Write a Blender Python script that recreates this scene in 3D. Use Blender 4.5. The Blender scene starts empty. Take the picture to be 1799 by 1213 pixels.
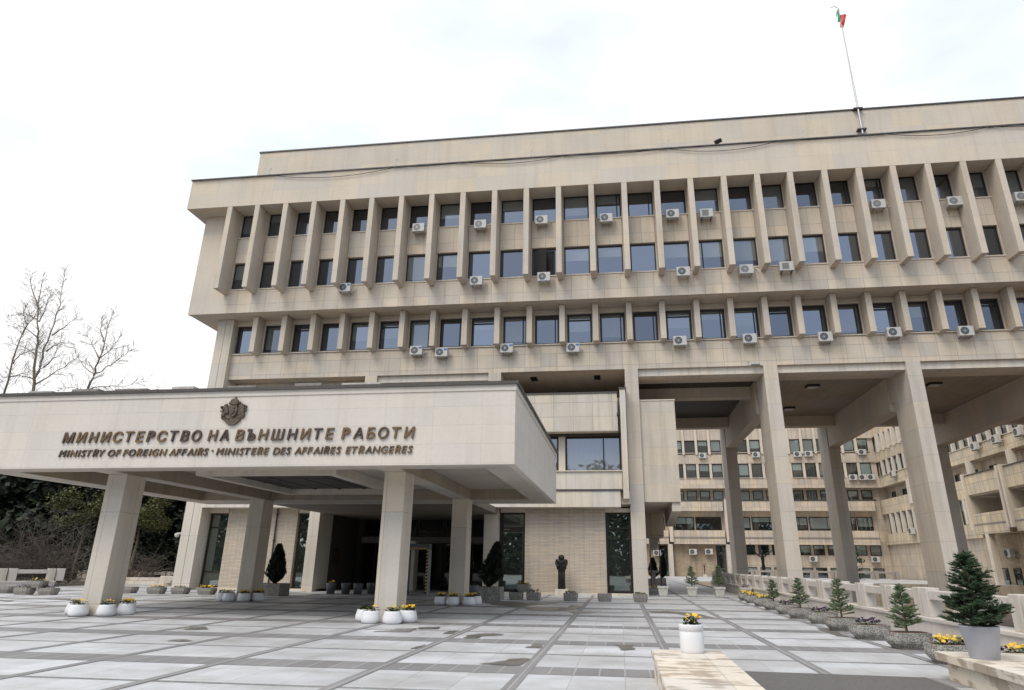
import bpy, bmesh, math, random
from mathutils import Vector, Matrix
random.seed(7)
S = bpy.context.scene
COL = S.collection
# ------------------------------------------------------------------ camera, sky, sun, exposure
yaw, pitch, roll, FPX = -0.134278989, 0.349453556, 0.00973923401, 1167.92717
cyw, syw, cpt, spt = math.cos(yaw), math.sin(yaw), math.cos(pitch), math.sin(pitch)
Fv = Vector((syw*cpt, cyw*cpt, spt)); Rv = Vector((cyw, -syw, 0)); Uv = Rv.cross(Fv)
R2 = Rv*math.cos(roll) + Uv*math.sin(roll); U2 = Uv*math.cos(roll) - Rv*math.sin(roll)
cam = bpy.data.cameras.new("camera"); camo = bpy.data.objects.new("camera", cam); COL.objects.link(camo)
camo.matrix_world = Matrix(((R2.x, U2.x, -Fv.x, 0), (R2.y, U2.y, -Fv.y, 0), (R2.z, U2.z, -Fv.z, 1.7), (0, 0, 0, 1)))
cam.sensor_width = 36; cam.lens = FPX*36/1799
cam.shift_x = -27.78/1799; cam.shift_y = -40.31/1799
cam.clip_start = 0.1; cam.clip_end = 3000
S.camera = camo
SUN_DIR = Vector((-0.30, -0.52, 0.80)).normalized()      # towards the sun
W = bpy.data.worlds.new("World"); S.world = W; W.use_nodes = True
wn, wl = W.node_tree.nodes, W.node_tree.links
bg = wn["Background"]; bg.inputs[1].default_value = 0.1
sky = wn.new("ShaderNodeTexSky"); sky.sky_type = 'NISHITA'; sky.sun_disc = False
sky.sun_elevation = math.asin(SUN_DIR.z); sky.sun_rotation = math.atan2(SUN_DIR.x, SUN_DIR.y)
sky.air_density = 1.0; sky.dust_density = 2.0
tc = wn.new("ShaderNodeTexCoord")
cn = wn.new("ShaderNodeTexNoise"); cn.inputs["Scale"].default_value = 2.3; cn.inputs["Detail"].default_value = 6; cn.inputs["Roughness"].default_value = .5
mp = wn.new("ShaderNodeMapping"); mp.inputs["Scale"].default_value = (1, 1, 2.2); mp.inputs["Location"].default_value = (0.3, 0.2, 0.5)
wl.new(tc.outputs["Generated"], mp.inputs[0]); wl.new(mp.outputs[0], cn.inputs["Vector"])
sx = wn.new("ShaderNodeSeparateXYZ"); wl.new(tc.outputs["Generated"], sx.inputs[0])
def wm(op, a, b):
    n = wn.new("ShaderNodeMath"); n.operation = op
    for i, v in enumerate((a, b)):
        if isinstance(v, (int, float)): n.inputs[i].default_value = v
        else: wl.new(v, n.inputs[i])
    return n.outputs[0]
cov = wm('ADD', wm('ADD', cn.outputs[0], wm('MULTIPLY', sx.outputs[1], 0.15)), wm('MULTIPLY', sx.outputs[0], -0.07))
cr = wn.new("ShaderNodeMapRange"); cr.inputs[1].default_value = 0.40; cr.inputs[2].default_value = 0.66
cr.inputs[3].default_value = 0.36; cr.inputs[4].default_value = 1.0; wl.new(cov, cr.inputs[0])
mx = wn.new("ShaderNodeMix"); mx.data_type = 'RGBA'
veil = wn.new("ShaderNodeMix"); veil.data_type = 'RGBA'; veil.blend_type = 'ADD'; veil.inputs[0].default_value = 1.0
wl.new(sky.outputs[0], veil.inputs[6]); veil.inputs[7].default_value = (3.7, 4.6, 5.7, 1)
wl.new(cr.outputs[0], mx.inputs[0]); wl.new(veil.outputs[2], mx.inputs[6]); mx.inputs[7].default_value = (9.6, 9.62, 9.66, 1)
wl.new(mx.outputs[2], bg.inputs[0])
sun = bpy.data.lights.new("sun", 'SUN'); sun.energy = 1.7; sun.angle = math.radians(30); sun.color = (1.0, 0.95, 0.87)
suno = bpy.data.objects.new("sun", sun); COL.objects.link(suno); suno.rotation_euler = SUN_DIR.to_track_quat('Z', 'Y').to_euler()
S.view_settings.view_transform = 'Standard'; S.view_settings.look = 'None'; S.view_settings.gamma = 1.0
S.view_settings.exposure = 0.26
try: S.cycles.max_bounces = 8; S.cycles.diffuse_bounces = 4; S.cycles.glossy_bounces = 4
except Exception: pass

# ------------------------------------------------------------------ materials
def newmat(name):
    m = bpy.data.materials.new(name); m.use_nodes = True
    return m, m.node_tree.nodes, m.node_tree.links, m.node_tree.nodes["Principled BSDF"]
def c4(c): return (c[0], c[1], c[2], 1)
def mixn(n, l, typ, fac, a, b):
    x = n.new("ShaderNodeMix"); x.data_type = 'RGBA'; x.blend_type = typ
    for i, v in ((0, fac), (6, a), (7, b)):
        if isinstance(v, (int, float)): x.inputs[i].default_value = v
        elif isinstance(v, tuple): x.inputs[i].default_value = c4(v)
        else: l.new(v, x.inputs[i])
    return x.outputs[2]
def ramp(n, l, src, p0, c0, p1, c1):
    r = n.new("ShaderNodeValToRGB"); e = r.color_ramp.elements
    e[0].position = p0; e[0].color = c4(c0); e[1].position = p1; e[1].color = c4(c1); l.new(src, r.inputs[0]); return r.outputs[0]
def noise(n, l, vec, scale, detail=4, rough=.55):
    t = n.new("ShaderNodeTexNoise"); t.inputs["Scale"].default_value = scale; t.inputs["Detail"].default_value = detail
    t.inputs["Roughness"].default_value = rough; l.new(vec, t.inputs["Vector"]); return t.outputs[0]
def mapv(n, l, vec, scale=(1, 1, 1), loc=(0, 0, 0)):
    m = n.new("ShaderNodeMapping"); m.inputs["Scale"].default_value = scale; m.inputs["Location"].default_value = loc
    l.new(vec, m.inputs[0]); return m.outputs[0]
def simple(name, col, rough=.6, metal=0.0, var=.12, scale=6, bump=0.0, spec=.5):
    m, n, l, p = newmat(name)
    t = n.new("ShaderNodeTexCoord")
    f = noise(n, l, t.outputs["Object"], scale)
    l.new(ramp(n, l, f, .3, tuple(c*(1-var) for c in col), .7, tuple(min(1, c*(1+var)) for c in col)), p.inputs["Base Color"])
    p.inputs["Roughness"].default_value = rough; p.inputs["Metallic"].default_value = metal
    p.inputs["Specular IOR Level"].default_value = spec
    if bump:
        b = n.new("ShaderNodeBump"); b.inputs["Strength"].default_value = bump; b.inputs["Distance"].default_value = .02
        l.new(noise(n, l, t.outputs["Object"], scale*6), b.inputs["Height"]); l.new(b.outputs[0], p.inputs["Normal"])
    return m
def stone(name, col, tw, th, off=(0, 0), seam=.7, var=.06, mortar=.02, stain=.16, streak=.16, stagger=0.0, rough=.85, warm=(1.06, 1.0, .90), grain=.05):
    m, n, l, p = newmat(name)
    uv = n.new("ShaderNodeUVMap").outputs[0]
    v = mapv(n, l, uv, loc=(off[0], off[1], 0))
    b = n.new("ShaderNodeTexBrick"); b.offset = stagger; b.squash = 1
    b.inputs["Scale"].default_value = 1; b.inputs["Brick Width"].default_value = tw; b.inputs["Row Height"].default_value = th
    b.inputs["Mortar Size"].default_value = mortar; b.inputs["Mortar Smooth"].default_value = .3
    c1 = tuple(c*(1-var) for c in col); c2 = tuple(min(1, c*(1+var)*w) for c, w in zip(col, warm))
    b.inputs["Color1"].default_value = c4(c1); b.inputs["Color2"].default_value = c4(c2); b.inputs["Mortar"].default_value = c4(tuple(c*seam for c in col))
    l.new(v, b.inputs["Vector"])
    big = noise(n, l, mapv(n, l, uv, (.35, .35, 1)), 1.0, 5)
    c = mixn(n, l, 'MULTIPLY', 1.0, b.outputs[0], ramp(n, l, big, .25, (1-stain, 1-stain*1.05, 1-stain*1.1), .7, (1.04, 1.03, 1.02)))
    st = noise(n, l, mapv(n, l, uv, (2.2, .12, 1), (3.1, 1.7, 0)), 1.0, 5, .65)
    c = mixn(n, l, 'MULTIPLY', 1.0, c, ramp(n, l, st, .30, (1-streak, 1-streak*1.12, 1-streak*1.3), .52, (1, 1, 1)))
    fine = noise(n, l, uv, 7.0, 5, .7)
    c = mixn(n, l, 'MULTIPLY', 1.0, c, ramp(n, l, fine, .3, (1-grain,)*3, .7, (1+grain*.4,)*3))
    l.new(c, p.inputs["Base Color"]); p.inputs["Roughness"].default_value = rough; p.inputs["Specular IOR Level"].default_value = .25
    bp = n.new("ShaderNodeBump"); bp.inputs["Strength"].default_value = .35; bp.inputs["Distance"].default_value = .012
    inv = n.new("ShaderNodeMath"); inv.operation = 'MULTIPLY_ADD'; l.new(b.outputs["Fac"], inv.inputs[0]); inv.inputs[1].default_value = -1.5; l.new(fine, inv.inputs[2])
    l.new(inv.outputs[0], bp.inputs["Height"]); l.new(bp.outputs[0], p.inputs["Normal"])
    return m
LIME = (.60, .542, .472)
M = {}
M['wall'] = stone('limestone', LIME, 2.16, 1.3, (.4, .2), seam=.95, var=.025, stain=.10, streak=.08)
M['panel'] = stone('limestone_panels', LIME, 1.08, .88, (.44, .55), seam=.70, var=.06, mortar=.018, streak=.14)
M['fin'] = stone('fin_stone', (.575, .52, .455), 5, 1.6, (0, .3), seam=.9, var=.02, stain=.14)
M['canopy'] = stone('canopy_stone', (.64, .60, .545), 1.55, .585, (1.0, .12), seam=.86, var=.018, warm=(1.02, 1.0, .97), mortar=.008, stain=.08, streak=.07)
M['soffit'] = stone('soffit_plaster', (.52, .495, .46), 3.1, 3.1, seam=.85, var=.03, mortar=.01, stain=.18, streak=.06)
M['pillar'] = stone('pillar_stone', (.57, .525, .47), 3.3, 1.62, (.9, .1), seam=.72, var=.03, mortar=.012, stain=.16)
M['column'] = stone('column_stone', (.60, .56, .50), 3.3, 2.9, (.9, -.35), seam=.7, var=.03, mortar=.012, stain=.12, streak=.1)
M['brick'] = stone('split_stone', (.54, .475, .40), .62, .082, seam=.55, var=.09, mortar=.012, stain=.12, streak=.12, stagger=.5)
M['oldwall'] = stone('weathered_limestone', (.57, .505, .43), 1.15, 1.9, seam=.6, var=.07, mortar=.025, stain=.22, streak=.26)
M['oldbrick'] = stone('weathered_split_stone', (.45, .375, .285), .6, .14, seam=.55, var=.12, mortar=.015, stain=.3, streak=.3, stagger=.5)
M['white'] = stone('pale_limestone', (.64, .60, .54), 1.6, 3, seam=.8, var=.03, mortar=.01, stain=.14, streak=.2)
M['rail'] = stone('cast_stone', (.62, .59, .555), 3, 3, seam=.9, var=.02, stain=.2, streak=.2)
M['block'] = stone('travertine', (.70, .655, .59), .78, 1.9, (.33, .2), seam=.82, var=.03, mortar=.012, stain=.2, streak=.1)
mm = M['block']; n, l = mm.node_tree.nodes, mm.node_tree.links; p = n["Principled BSDF"]
src = p.inputs["Base Color"].links[0].from_socket; uv = [x for x in n if x.type == 'UVMAP'][0].outputs[0]
k1 = noise(n, l, mapv(n, l, uv, (1.1, 4.5, 1)), 1.0, 6, .62); k2 = noise(n, l, mapv(n, l, uv, (1.6, .5, 1), (4, 2, 0)), 1.0, 3)
ad = n.new("ShaderNodeMath"); ad.operation = 'MULTIPLY_ADD'; l.new(k2, ad.inputs[0]); ad.inputs[1].default_value = .7; l.new(k1, ad.inputs[2])
msk = ramp(n, l, ad.outputs[0], .86, (0, 0, 0), .93, (1, 1, 1))
l.new(mixn(n, l, 'MIX', msk, src, mixn(n, l, 'MULTIPLY', 1.0, src, (.62, .58, .54))), p.inputs["Base Color"])
M['metal'] = simple('dark_metal', (.035, .03, .026), .45, .3)
M['frame'] = simple('window_frame_metal', (.022, .018, .015), .4, .2)
M['coping'] = simple('coping_metal', (.085, .076, .07), .5, .4)
M['black'] = simple('black_void', (.008, .008, .008), .8)
M['darkwall'] = simple('shade_darkened_wall', (.06, .05, .042), .7)  # recess shade put into the colour, darker than the wall stone
M['bronze'] = simple('bronze', (.20, .135, .075), .45, .8, .5, 9)
m, n, l, p = newmat('letter_bronze'); oi = n.new("ShaderNodeObjectInfo"); t = n.new("ShaderNodeTexCoord")
c = ramp(n, l, oi.outputs["Random"], .1, (.085, .058, .045), .70, (.185, .118, .062))
c = mixn(n, l, 'MULTIPLY', 1.0, c, ramp(n, l, noise(n, l, t.outputs["Object"], 7), .3, (.7, .65, .6), .65, (1.1, 1.1, 1.1)))
l.new(c, p.inputs["Base Color"]); p.inputs["Metallic"].default_value = .35; p.inputs["Roughness"].default_value = .5
M['letter'] = m
M['crest'] = simple('crest_bronze', (.115, .088, .062), .5, .35, .45, 11)
M['statue'] = simple('dark_bronze', (.028, .026, .025), .45, .6, .2, 14, .3)
M['acwhite'] = simple('ac_paint', (.50, .49, .465), .45, 0, .05)
M['acdark'] = simple('ac_grille', (.045, .047, .05), .5)
M['acgrey'] = simple('grey_grille', (.16, .16, .16), .6)
M['steel'] = simple('galvanised_steel', (.38, .38, .38), .4, .7)
M['wpot'] = simple('white_glazed_pot', (.74, .74, .75), .35, 0, .03, 3)
M['gpot'] = simple('grey_plastic_pot', (.40, .41, .46), .55, 0, .05, 4)
M['dpot'] = simple('dark_grey_pot', (.10, .105, .115), .6, 0, .08, 4)
M['soil'] = simple('soil', (.045, .03, .02), .95, 0, .4, 30, .5)
M['mulch'] = simple('red_mulch', (.16, .045, .025), .95, 0, .5, 40, .6)
M['conc'] = simple('grey_concrete', (.25, .23, .21), .9, 0, .25, 9, .5)
M['stonegrey'] = simple('aged_cast_stone', (.46, .43, .39), .85, 0, .18, 7, .3)
M['bark'] = simple('bark', (.15, .125, .08), .9, 0, .35, 5, .4)
M['twig'] = simple('pale_twigs', (.22, .18, .15), .9, 0, .3, 3)
M['shrubtwig'] = simple('dark_twigs', (.085, .068, .055), .9, 0, .4, 3)
M['green_paint'] = simple('flag_green', (.02, .30, .14), .7, 0, .1)
M['red_paint'] = simple('flag_red', (.66, .05, .04), .7, 0, .1)
M['white_cloth'] = simple('flag_white', (.75, .75, .76), .7, 0, .05)
M['asphalt'] = simple('asphalt', (.13, .12, .115), .9, 0, .22, 30, .4)
M['ytape'] = simple('yellow_tape', (.62, .40, .06), .5)
M['cable'] = simple('black_cable', (.03, .028, .026), .6)
M['bandstone'] = stone('dark_paving', (.25, .245, .245), .42, 2.0, (0, 0), seam=1.5, var=.10, mortar=.018, stain=.2, streak=.05, rough=.6, warm=(1, 1, 1))
def leafmat(name, c0, c1, rough=.6):
    m, n, l, p = newmat(name)
    g = n.new("ShaderNodeNewGeometry")
    l.new(ramp(n, l, g.outputs["Random Per Island"], 0.0, c0, 1.0, c1), p.inputs["Base Color"]); p.inputs["Roughness"].default_value = rough
    p.inputs["Specular IOR Level"].default_value = .3
    return m
M['fir'] = leafmat('fir_needles', (.075, .115, .055), (.20, .25, .135))
M['firdark'] = leafmat('dark_fir_needles', (.016, .036, .020), (.065, .10, .045))
M['yew'] = leafmat('evergreen_leaves', (.006, .010, .006), (.028, .036, .018))
M['olive'] = leafmat('yellow_green_leaves', (.035, .04, .012), (.11, .11, .032))
M['street'] = leafmat('street_leaves', (.03, .042, .02), (.10, .125, .055))
M['cyp'] = leafmat('cypress_leaves', (.006, .011, .007), (.02, .032, .017))
M['pleaf'] = leafmat('pansy_leaves', (.03, .06, .015), (.07, .11, .03))
M['yellow'] = leafmat('yellow_petals', (.66, .36, .015), (.78, .52, .05))
M['purple'] = leafmat('purple_petals', (.012, .006, .02), (.05, .02, .07))
M['grass'] = leafmat('grass', (.04, .09, .02), (.08, .15, .04))
# speckled aggregate concrete
m, n, l, p = newmat('exposed_aggregate'); t = n.new("ShaderNodeTexCoord")
vo = n.new("ShaderNodeTexVoronoi"); vo.inputs["Scale"].default_value = 62; l.new(t.outputs["Object"], vo.inputs["Vector"])
sp = n.new("ShaderNodeSeparateColor"); l.new(vo.outputs["Color"], sp.inputs[0])
c = ramp(n, l, sp.outputs[0], .28, (.13, .125, .118), .62, (.44, .425, .395))
dirt = noise(n, l, t.outputs["Object"], 3.5)
c = mixn(n, l, 'MULTIPLY', 1.0, c, ramp(n, l, dirt, .3, (.60, .57, .52), .65, (1.05, 1.05, 1.05)))
l.new(c, p.inputs["Base Color"]); p.inputs["Roughness"].default_value = .9
bp = n.new("ShaderNodeBump"); bp.inputs["Strength"].default_value = .6; bp.inputs["Distance"].default_value = .01; l.new(vo.outputs["Distance"], bp.inputs["Height"]); l.new(bp.outputs[0], p.inputs["Normal"])
M['aggregate'] = m
# paving slabs
m, n, l, p = newmat('granite_paving'); uv = n.new("ShaderNodeUVMap").outputs[0]
b = n.new("ShaderNodeTexBrick"); b.offset = 0; b.inputs["Scale"].default_value = 1; b.inputs["Brick Width"].default_value = .847; b.inputs["Row Height"].default_value = 1.0925
b.inputs["Mortar Size"].default_value = .012; b.inputs["Mortar Smooth"].default_value = .4
b.inputs["Color1"].default_value = c4((.51, .51, .52)); b.inputs["Color2"].default_value = c4((.60, .605, .62)); b.inputs["Mortar"].default_value = c4((.44, .43, .41))
l.new(mapv(n, l, uv, loc=(.0, .255, 0)), b.inputs["Vector"])
c = b.outputs[0]
# paler / warmer patches per whole field and dirt
big = noise(n, l, mapv(n, l, uv, (.18, .3, 1)), 1.0, 5)
c = mixn(n, l, 'MULTIPLY', 1.0, c, ramp(n, l, big, .32, (.76, .75, .72), .60, (1.04, 1.04, 1.05)))
med = noise(n, l, uv, 1.3, 6, .65)
c = mixn(n, l, 'MULTIPLY', 1.0, c, ramp(n, l, med, .3, (.82, .81, .78), .58, (1.02, 1.02, 1.02)))
fine = noise(n, l, uv, 22, 4, .7)
c = mixn(n, l, 'MULTIPLY', 1.0, c, ramp(n, l, fine, .3, (.92,)*3, .7, (1.04,)*3))
l.new(c, p.inputs["Base Color"])
rr = n.new("ShaderNodeMapRange"); rr.inputs[3].default_value = .35; rr.inputs[4].default_value = .6; l.new(med, rr.inputs[0]); l.new(rr.outputs[0], p.inputs["Roughness"])
p.inputs["Specular IOR Level"].default_value = .35
M['paving'] = m
m, n, l, p = newmat('wet_stone'); t = n.new("ShaderNodeTexCoord")
l.new(ramp(n, l, noise(n, l, t.outputs["Object"], 2.5), .35, (.14, .125, .11), .65, (.24, .22, .20)), p.inputs["Base Color"]); p.inputs["Roughness"].default_value = .28
at_ = n.new("ShaderNodeAttribute"); at_.attribute_name = 'wetness'
ws = n.new("ShaderNodeMath"); ws.operation = 'ADD'; l.new(at_.outputs["Fac"], ws.inputs[0]); l.new(noise(n, l, t.outputs["Object"], 3.2, 6, .7), ws.inputs[1])
l.new(ramp(n, l, ws.outputs[0], .72, (0, 0, 0), 1.12, (.88,)*3), p.inputs["Alpha"])
M['wet'] = m
# ground beyond the plaza
M['earth'] = simple('earth', (.075, .062, .045), .95, 0, .35, .6, .3)
M['court'] = simple('court_paving', (.16, .12, .10), .9, 0, .3, .8, .2)
# window glass : dark interior, blinds drawn to different heights, reflecting coat
def glassmat(name, refl, blind_p, interior=(.012, .013, .014), blind=(.20, .24, .22), tint=(.68, .755, .92), vert=False, blind2=(.30, .32, .31)):
    m, n, l, p = newmat(name)
    oi = n.new("ShaderNodeObjectInfo"); t = n.new("ShaderNodeTexCoord")
    s = n.new("ShaderNodeSeparateXYZ"); l.new(t.outputs["Generated"], s.inputs[0])
    def mth(op, a, b_=0.0):
        x = n.new("ShaderNodeMath"); x.operation = op
        for i, v in enumerate((a, b_)):
            if isinstance(v, (int, float)): x.inputs[i].default_value = v
            else: l.new(v, x.inputs[i])
        return x.outputs[0]
    rnd = oi.outputs["Random"]
    r2 = mth('FRACT', mth('MULTIPLY', rnd, 17.3)); r3 = mth('FRACT', mth('MULTIPLY', rnd, 53.7))
    has = mth('LESS_THAN', rnd, blind_p)
    down = mth('GREATER_THAN', s.outputs[2], mth('MULTIPLY', r2, .75))
    f = mth('MULTIPLY', has, down)
    slat = n.new("ShaderNodeTexWave"); slat.wave_type = 'BANDS'; slat.bands_direction = 'X' if vert else 'Z'; slat.inputs["Scale"].default_value = 4 if vert else 9
    l.new(t.outputs["Object"], slat.inputs["Vector"])
    bc = mixn(n, l, 'MIX', r3, tuple(blind), tuple(blind2))
    bc = mixn(n, l, 'MULTIPLY', 1.0, bc, ramp(n, l, slat.outputs[1], .1, (.78,)*3, .7, (1, 1, 1)))
    c = mixn(n, l, 'MIX', f, interior, bc)
    l.new(c, p.inputs["Base Color"]); p.inputs["Roughness"].default_value = .5; p.inputs["Specular IOR Level"].default_value = 0
    g = n.new("ShaderNodeBsdfGlossy"); g.inputs["Roughness"].default_value = .015; l.new(mixn(n, l, "MIX", r2, tuple(c_*.74 for c_ in tint), tuple(min(1, c_*1.12) for c_ in tint)), g.inputs["Color"])
    nz = noise(n, l, mapv(n, l, t.outputs["Object"], (.6, .6, .6)), 1.0, 1)
    bp = n.new("ShaderNodeBump"); bp.inputs["Strength"].default_value = .03; bp.inputs["Distance"].default_value = .05; l.new(nz, bp.inputs["Height"]); l.new(bp.outputs[0], g.inputs["Normal"])
    lw = n.new("ShaderNodeFresnel"); lw.inputs[0].default_value = 1.55
    fac = mth('MINIMUM', mth('ADD', mth('MULTIPLY', lw.outputs[0], .9), mth('MULTIPLY', refl, mth('ADD', .72, mth('MULTIPLY', mth('FRACT', mth('MULTIPLY', rnd, 91.7)), .55)))), 1.0)
    ms = n.new("ShaderNodeMixShader"); l.new(fac, ms.inputs[0]); l.new(p.outputs[0], ms.inputs[1]); l.new(g.outputs[0], ms.inputs[2])
    out = [x for x in n if x.type == 'OUTPUT_MATERIAL'][0]; l.new(ms.outputs[0], out.inputs[0])
    return m
M['glass'] = glassmat('window_glass', .19, .42, blind=(.09, .10, .092), blind2=(.20, .22, .205))
M['glassblind'] = glassmat('window_glass_vertical_blinds', .22, 1.1, blind=(.17, .18, .18), blind2=(.2, .2, .2), vert=True)
M['glassrear'] = glassmat('court_window_glass', .20, .75, blind=(.26, .33, .31), blind2=(.15, .17, .17), tint=(.75, .85, .95))
M['glassdark'] = glassmat('entrance_glass', .02, -1, tint=(.6, .6, .6))
M['glassdoor'] = glassmat('ground_floor_glass', .26, -1, interior=(.022, .028, .025), tint=(.74, .84, .80))

# ------------------------------------------------------------------ mesh helpers
WLOC = {}
class MB:
    def __init__(s): s.v = []; s.f = []
    def add(s, vs, fs):
        k = len(s.v); s.v += [tuple(q) for q in vs]; s.f += [tuple(i+k for i in f) for f in fs]; return s
    def box(s, x0, x1, y0, y1, z0, z1):
        return s.add([(x0, y0, z0), (x1, y0, z0), (x1, y1, z0), (x0, y1, z0), (x0, y0, z1), (x1, y0, z1), (x1, y1, z1), (x0, y1, z1)],
                     [(3, 2, 1, 0), (4, 5, 6, 7), (0, 1, 5, 4), (1, 2, 6, 5), (2, 3, 7, 6), (3, 0, 4, 7)])
    def quad(s, *q): return s.add(q, [tuple(range(len(q)))])
    def prism(s, pts, axis, a, b):
        # pts 2D outline; axis 'y': pts are (x,z); 'x': (y,z); 'z': (x,y)
        def P(q, t): return {'y': (q[0], t, q[1]), 'x': (t, q[0], q[1]), 'z': (q[0], q[1], t)}[axis]
        k = len(pts); vs = [P(q, a) for q in pts] + [P(q, b) for q in pts]
        fs = [tuple(range(k))[::-1], tuple(range(k, 2*k))] + [(i, (i+1) % k, k+(i+1) % k, k+i) for i in range(k)]
        return s.add(vs, fs)
    def tube(s, pts, rad, n=6, cap=True):
        pts = [Vector(q) for q in pts]; rings = []; up = Vector((0, 0, 1)); vs = []; fs = []
        for i, q in enumerate(pts):
            d = (pts[min(i+1, len(pts)-1)] - pts[max(i-1, 0)])
            if d.length < 1e-6: d = Vector((0, 0, 1))
            d.normalize(); a = d.cross(up if abs(d.z) < .95 else Vector((1, 0, 0))).normalized(); b = d.cross(a)
            r = rad[i] if isinstance(rad, (list, tuple)) else rad
            vs += [q + a*(r*math.cos(2*math.pi*j/n)) + b*(r*math.sin(2*math.pi*j/n)) for j in range(n)]
        for i in range(len(pts)-1):
            fs += [(i*n+j, i*n+(j+1) % n, (i+1)*n+(j+1) % n, (i+1)*n+j) for j in range(n)]
        if cap: fs += [tuple(range(n))[::-1], tuple((len(pts)-1)*n+j for j in range(n))]
        return s.add(vs, fs)
    def rings(s, loops, close=True):
        k = len(loops[0]); vs = [q for L in loops for q in L]
        fs = [(i*k+j, i*k+(j+1) % k, (i+1)*k+(j+1) % k, (i+1)*k+j) for i in range(len(loops)-1) for j in range(k)]
        if close: fs += [tuple(range(k))[::-1], tuple((len(loops)-1)*k+j for j in range(k))]
        return s.add(vs, fs)
    def lathe(s, prof, n=24, c=(0, 0, 0), close=True):
        return s.rings([[(c[0]+r*math.cos(2*math.pi*j/n), c[1]+r*math.sin(2*math.pi*j/n), c[2]+z) for j in range(n)] for r, z in prof], close)
    def mesh(s, name, off=(0, 0, 0)):
        me = bpy.data.meshes.new(name); me.from_pydata([(a-off[0], b-off[1], c_-off[2]) for a, b, c_ in s.v], [], s.f); me.update()
        u = me.uv_layers.new(name="UVMap"); ud = u.data
        for pl in me.polygons:
            nx, ny, nz = abs(pl.normal.x), abs(pl.normal.y), abs(pl.normal.z)
            for li in pl.loop_indices:
                q = me.vertices[me.loops[li].vertex_index].co; q = (q.x+off[0], q.y+off[1], q.z+off[2])
                ud[li].uv = (q[1], q[2]) if nx >= ny and nx >= nz else ((q[0], q[2]) if ny >= nz else (q[0], q[1]))
        return me
    def build(s, name, mat, parent=None, smooth=False, bevel=0, local=False):
        off = WLOC.get(parent.name, (0, 0, 0)) if (parent and not local) else (0, 0, 0)
        me = s.mesh(name, off)
        for x in (mat if isinstance(mat, list) else [mat]): me.materials.append(x)
        return link(name, me, parent, smooth, bevel)
def link(name, me, parent=None, smooth=False, bevel=0):
    o = bpy.data.objects.new(name, me); COL.objects.link(o)
    if parent: o.parent = parent; WLOC[o.name] = WLOC.get(parent.name, (0, 0, 0))
    if smooth:
        for q in me.polygons: q.use_smooth = True
    if bevel:
        b = o.modifiers.new("bevel", 'BEVEL'); b.width = bevel; b.segments = 2; b.limit_method = 'ANGLE'; b.harden_normals = False
    return o
def tag(o, label=None, cat=None, group=None, kind=None):
    if label: o["label"] = label
    if cat: o["category"] = cat
    if group: o["group"] = group
    if kind: o["kind"] = kind
    return o
def thing(name, label, cat, loc=(0, 0, 0), rz=0, group=None):
    o = bpy.data.objects.new(name, None); COL.objects.link(o); o.location = loc; o.rotation_euler = (0, 0, rz); o.empty_display_size = .2
    WLOC[o.name] = tuple(loc); return tag(o, label, cat, group)
KIDS = {}
def dup(root, loc, rz=None, label=None, group=None, scale=None):
    def cp(o, par):
        c_ = o.copy(); COL.objects.link(c_)
        if par: c_.parent = par
        for k in o.children: cp(k, c_)
        return c_
    r = cp(root, None); r.location = loc
    if rz is not None: r.rotation_euler = (0, 0, rz)
    if scale is not None: r.scale = (scale, scale, scale) if not isinstance(scale, tuple) else scale
    if label: r["label"] = label
    if group: r["group"] = group
    return r
ORD = ['first', 'second', 'third', 'fourth', 'fifth', 'sixth', 'seventh', 'eighth', 'ninth', 'tenth', 'eleventh', 'twelfth', 'thirteenth', 'fourteenth', 'fifteenth', 'sixteenth', 'seventeenth', 'eighteenth', 'nineteenth', 'twentieth', 'twenty-first', 'twenty-second', 'twenty-third', 'twenty-fourth', 'twenty-fifth', 'twenty-sixth']

# ------------------------------------------------------------------ ground
g_ = MB()
BIG = 1500
g_.quad((-BIG, -BIG, -.02), (7.9, -BIG, -.02), (7.9, BIG, -.02), (-BIG, BIG, -.02))
g_.quad((7.9, 85.3, -.02), (BIG, 85.3, -.02), (BIG, BIG, -.02), (7.9, BIG, -.02))
g_.quad((7.9, -BIG, -.02), (BIG, -BIG, -.02), (BIG, 0, -.02), (7.9, 0, -.02))
g_.quad((60, 0, -.02), (BIG, 0, -.02), (BIG, 85.3, -.02), (60, 85.3, -.02))
tag(g_.build('ground', M['earth']), kind='structure')
pz = MB().quad((-38, -30, 0), (7.35, -30, 0), (7.35, 124.9, 0), (-38, 124.9, 0)); pz.quad((7.35, 85.8, 0), (44.5, 85.8, 0), (44.5, 124.9, 0), (7.35, 124.9, 0))
tag(pz.build('plaza', M['paving']), kind='structure')
YB = [12.6+4.37*k for k in range(-7, 26)]; XL = [-31.8, -29.3, -26.8, -24.3, -21.8, -19.3, -16.8, -14.3, -11.85, -9.4, -7.14, -4.22, -1.68, .87, 3.38, 5.9]
bn = MB()
for y in YB:
    if y < -20: continue
    bn.quad((-38, y-.43, .004), (7.3, y-.43, .004), (7.3, y+.43, .004), (-38, y+.43, .004))
for y in YB:
    if y < -20: continue
    bn.quad((-38, y+2.13, .004), (7.3, y+2.13, .004), (7.3, y+2.24, .004), (-38, y+2.24, .004))
for x in XL: bn.quad((x-.10, -20, .008), (x+.10, -20, .008), (x+.10, 124, .008), (x-.10, 124, .008))
tag(bn.build('paving_bands', M['bandstone']), kind='structure')
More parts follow.
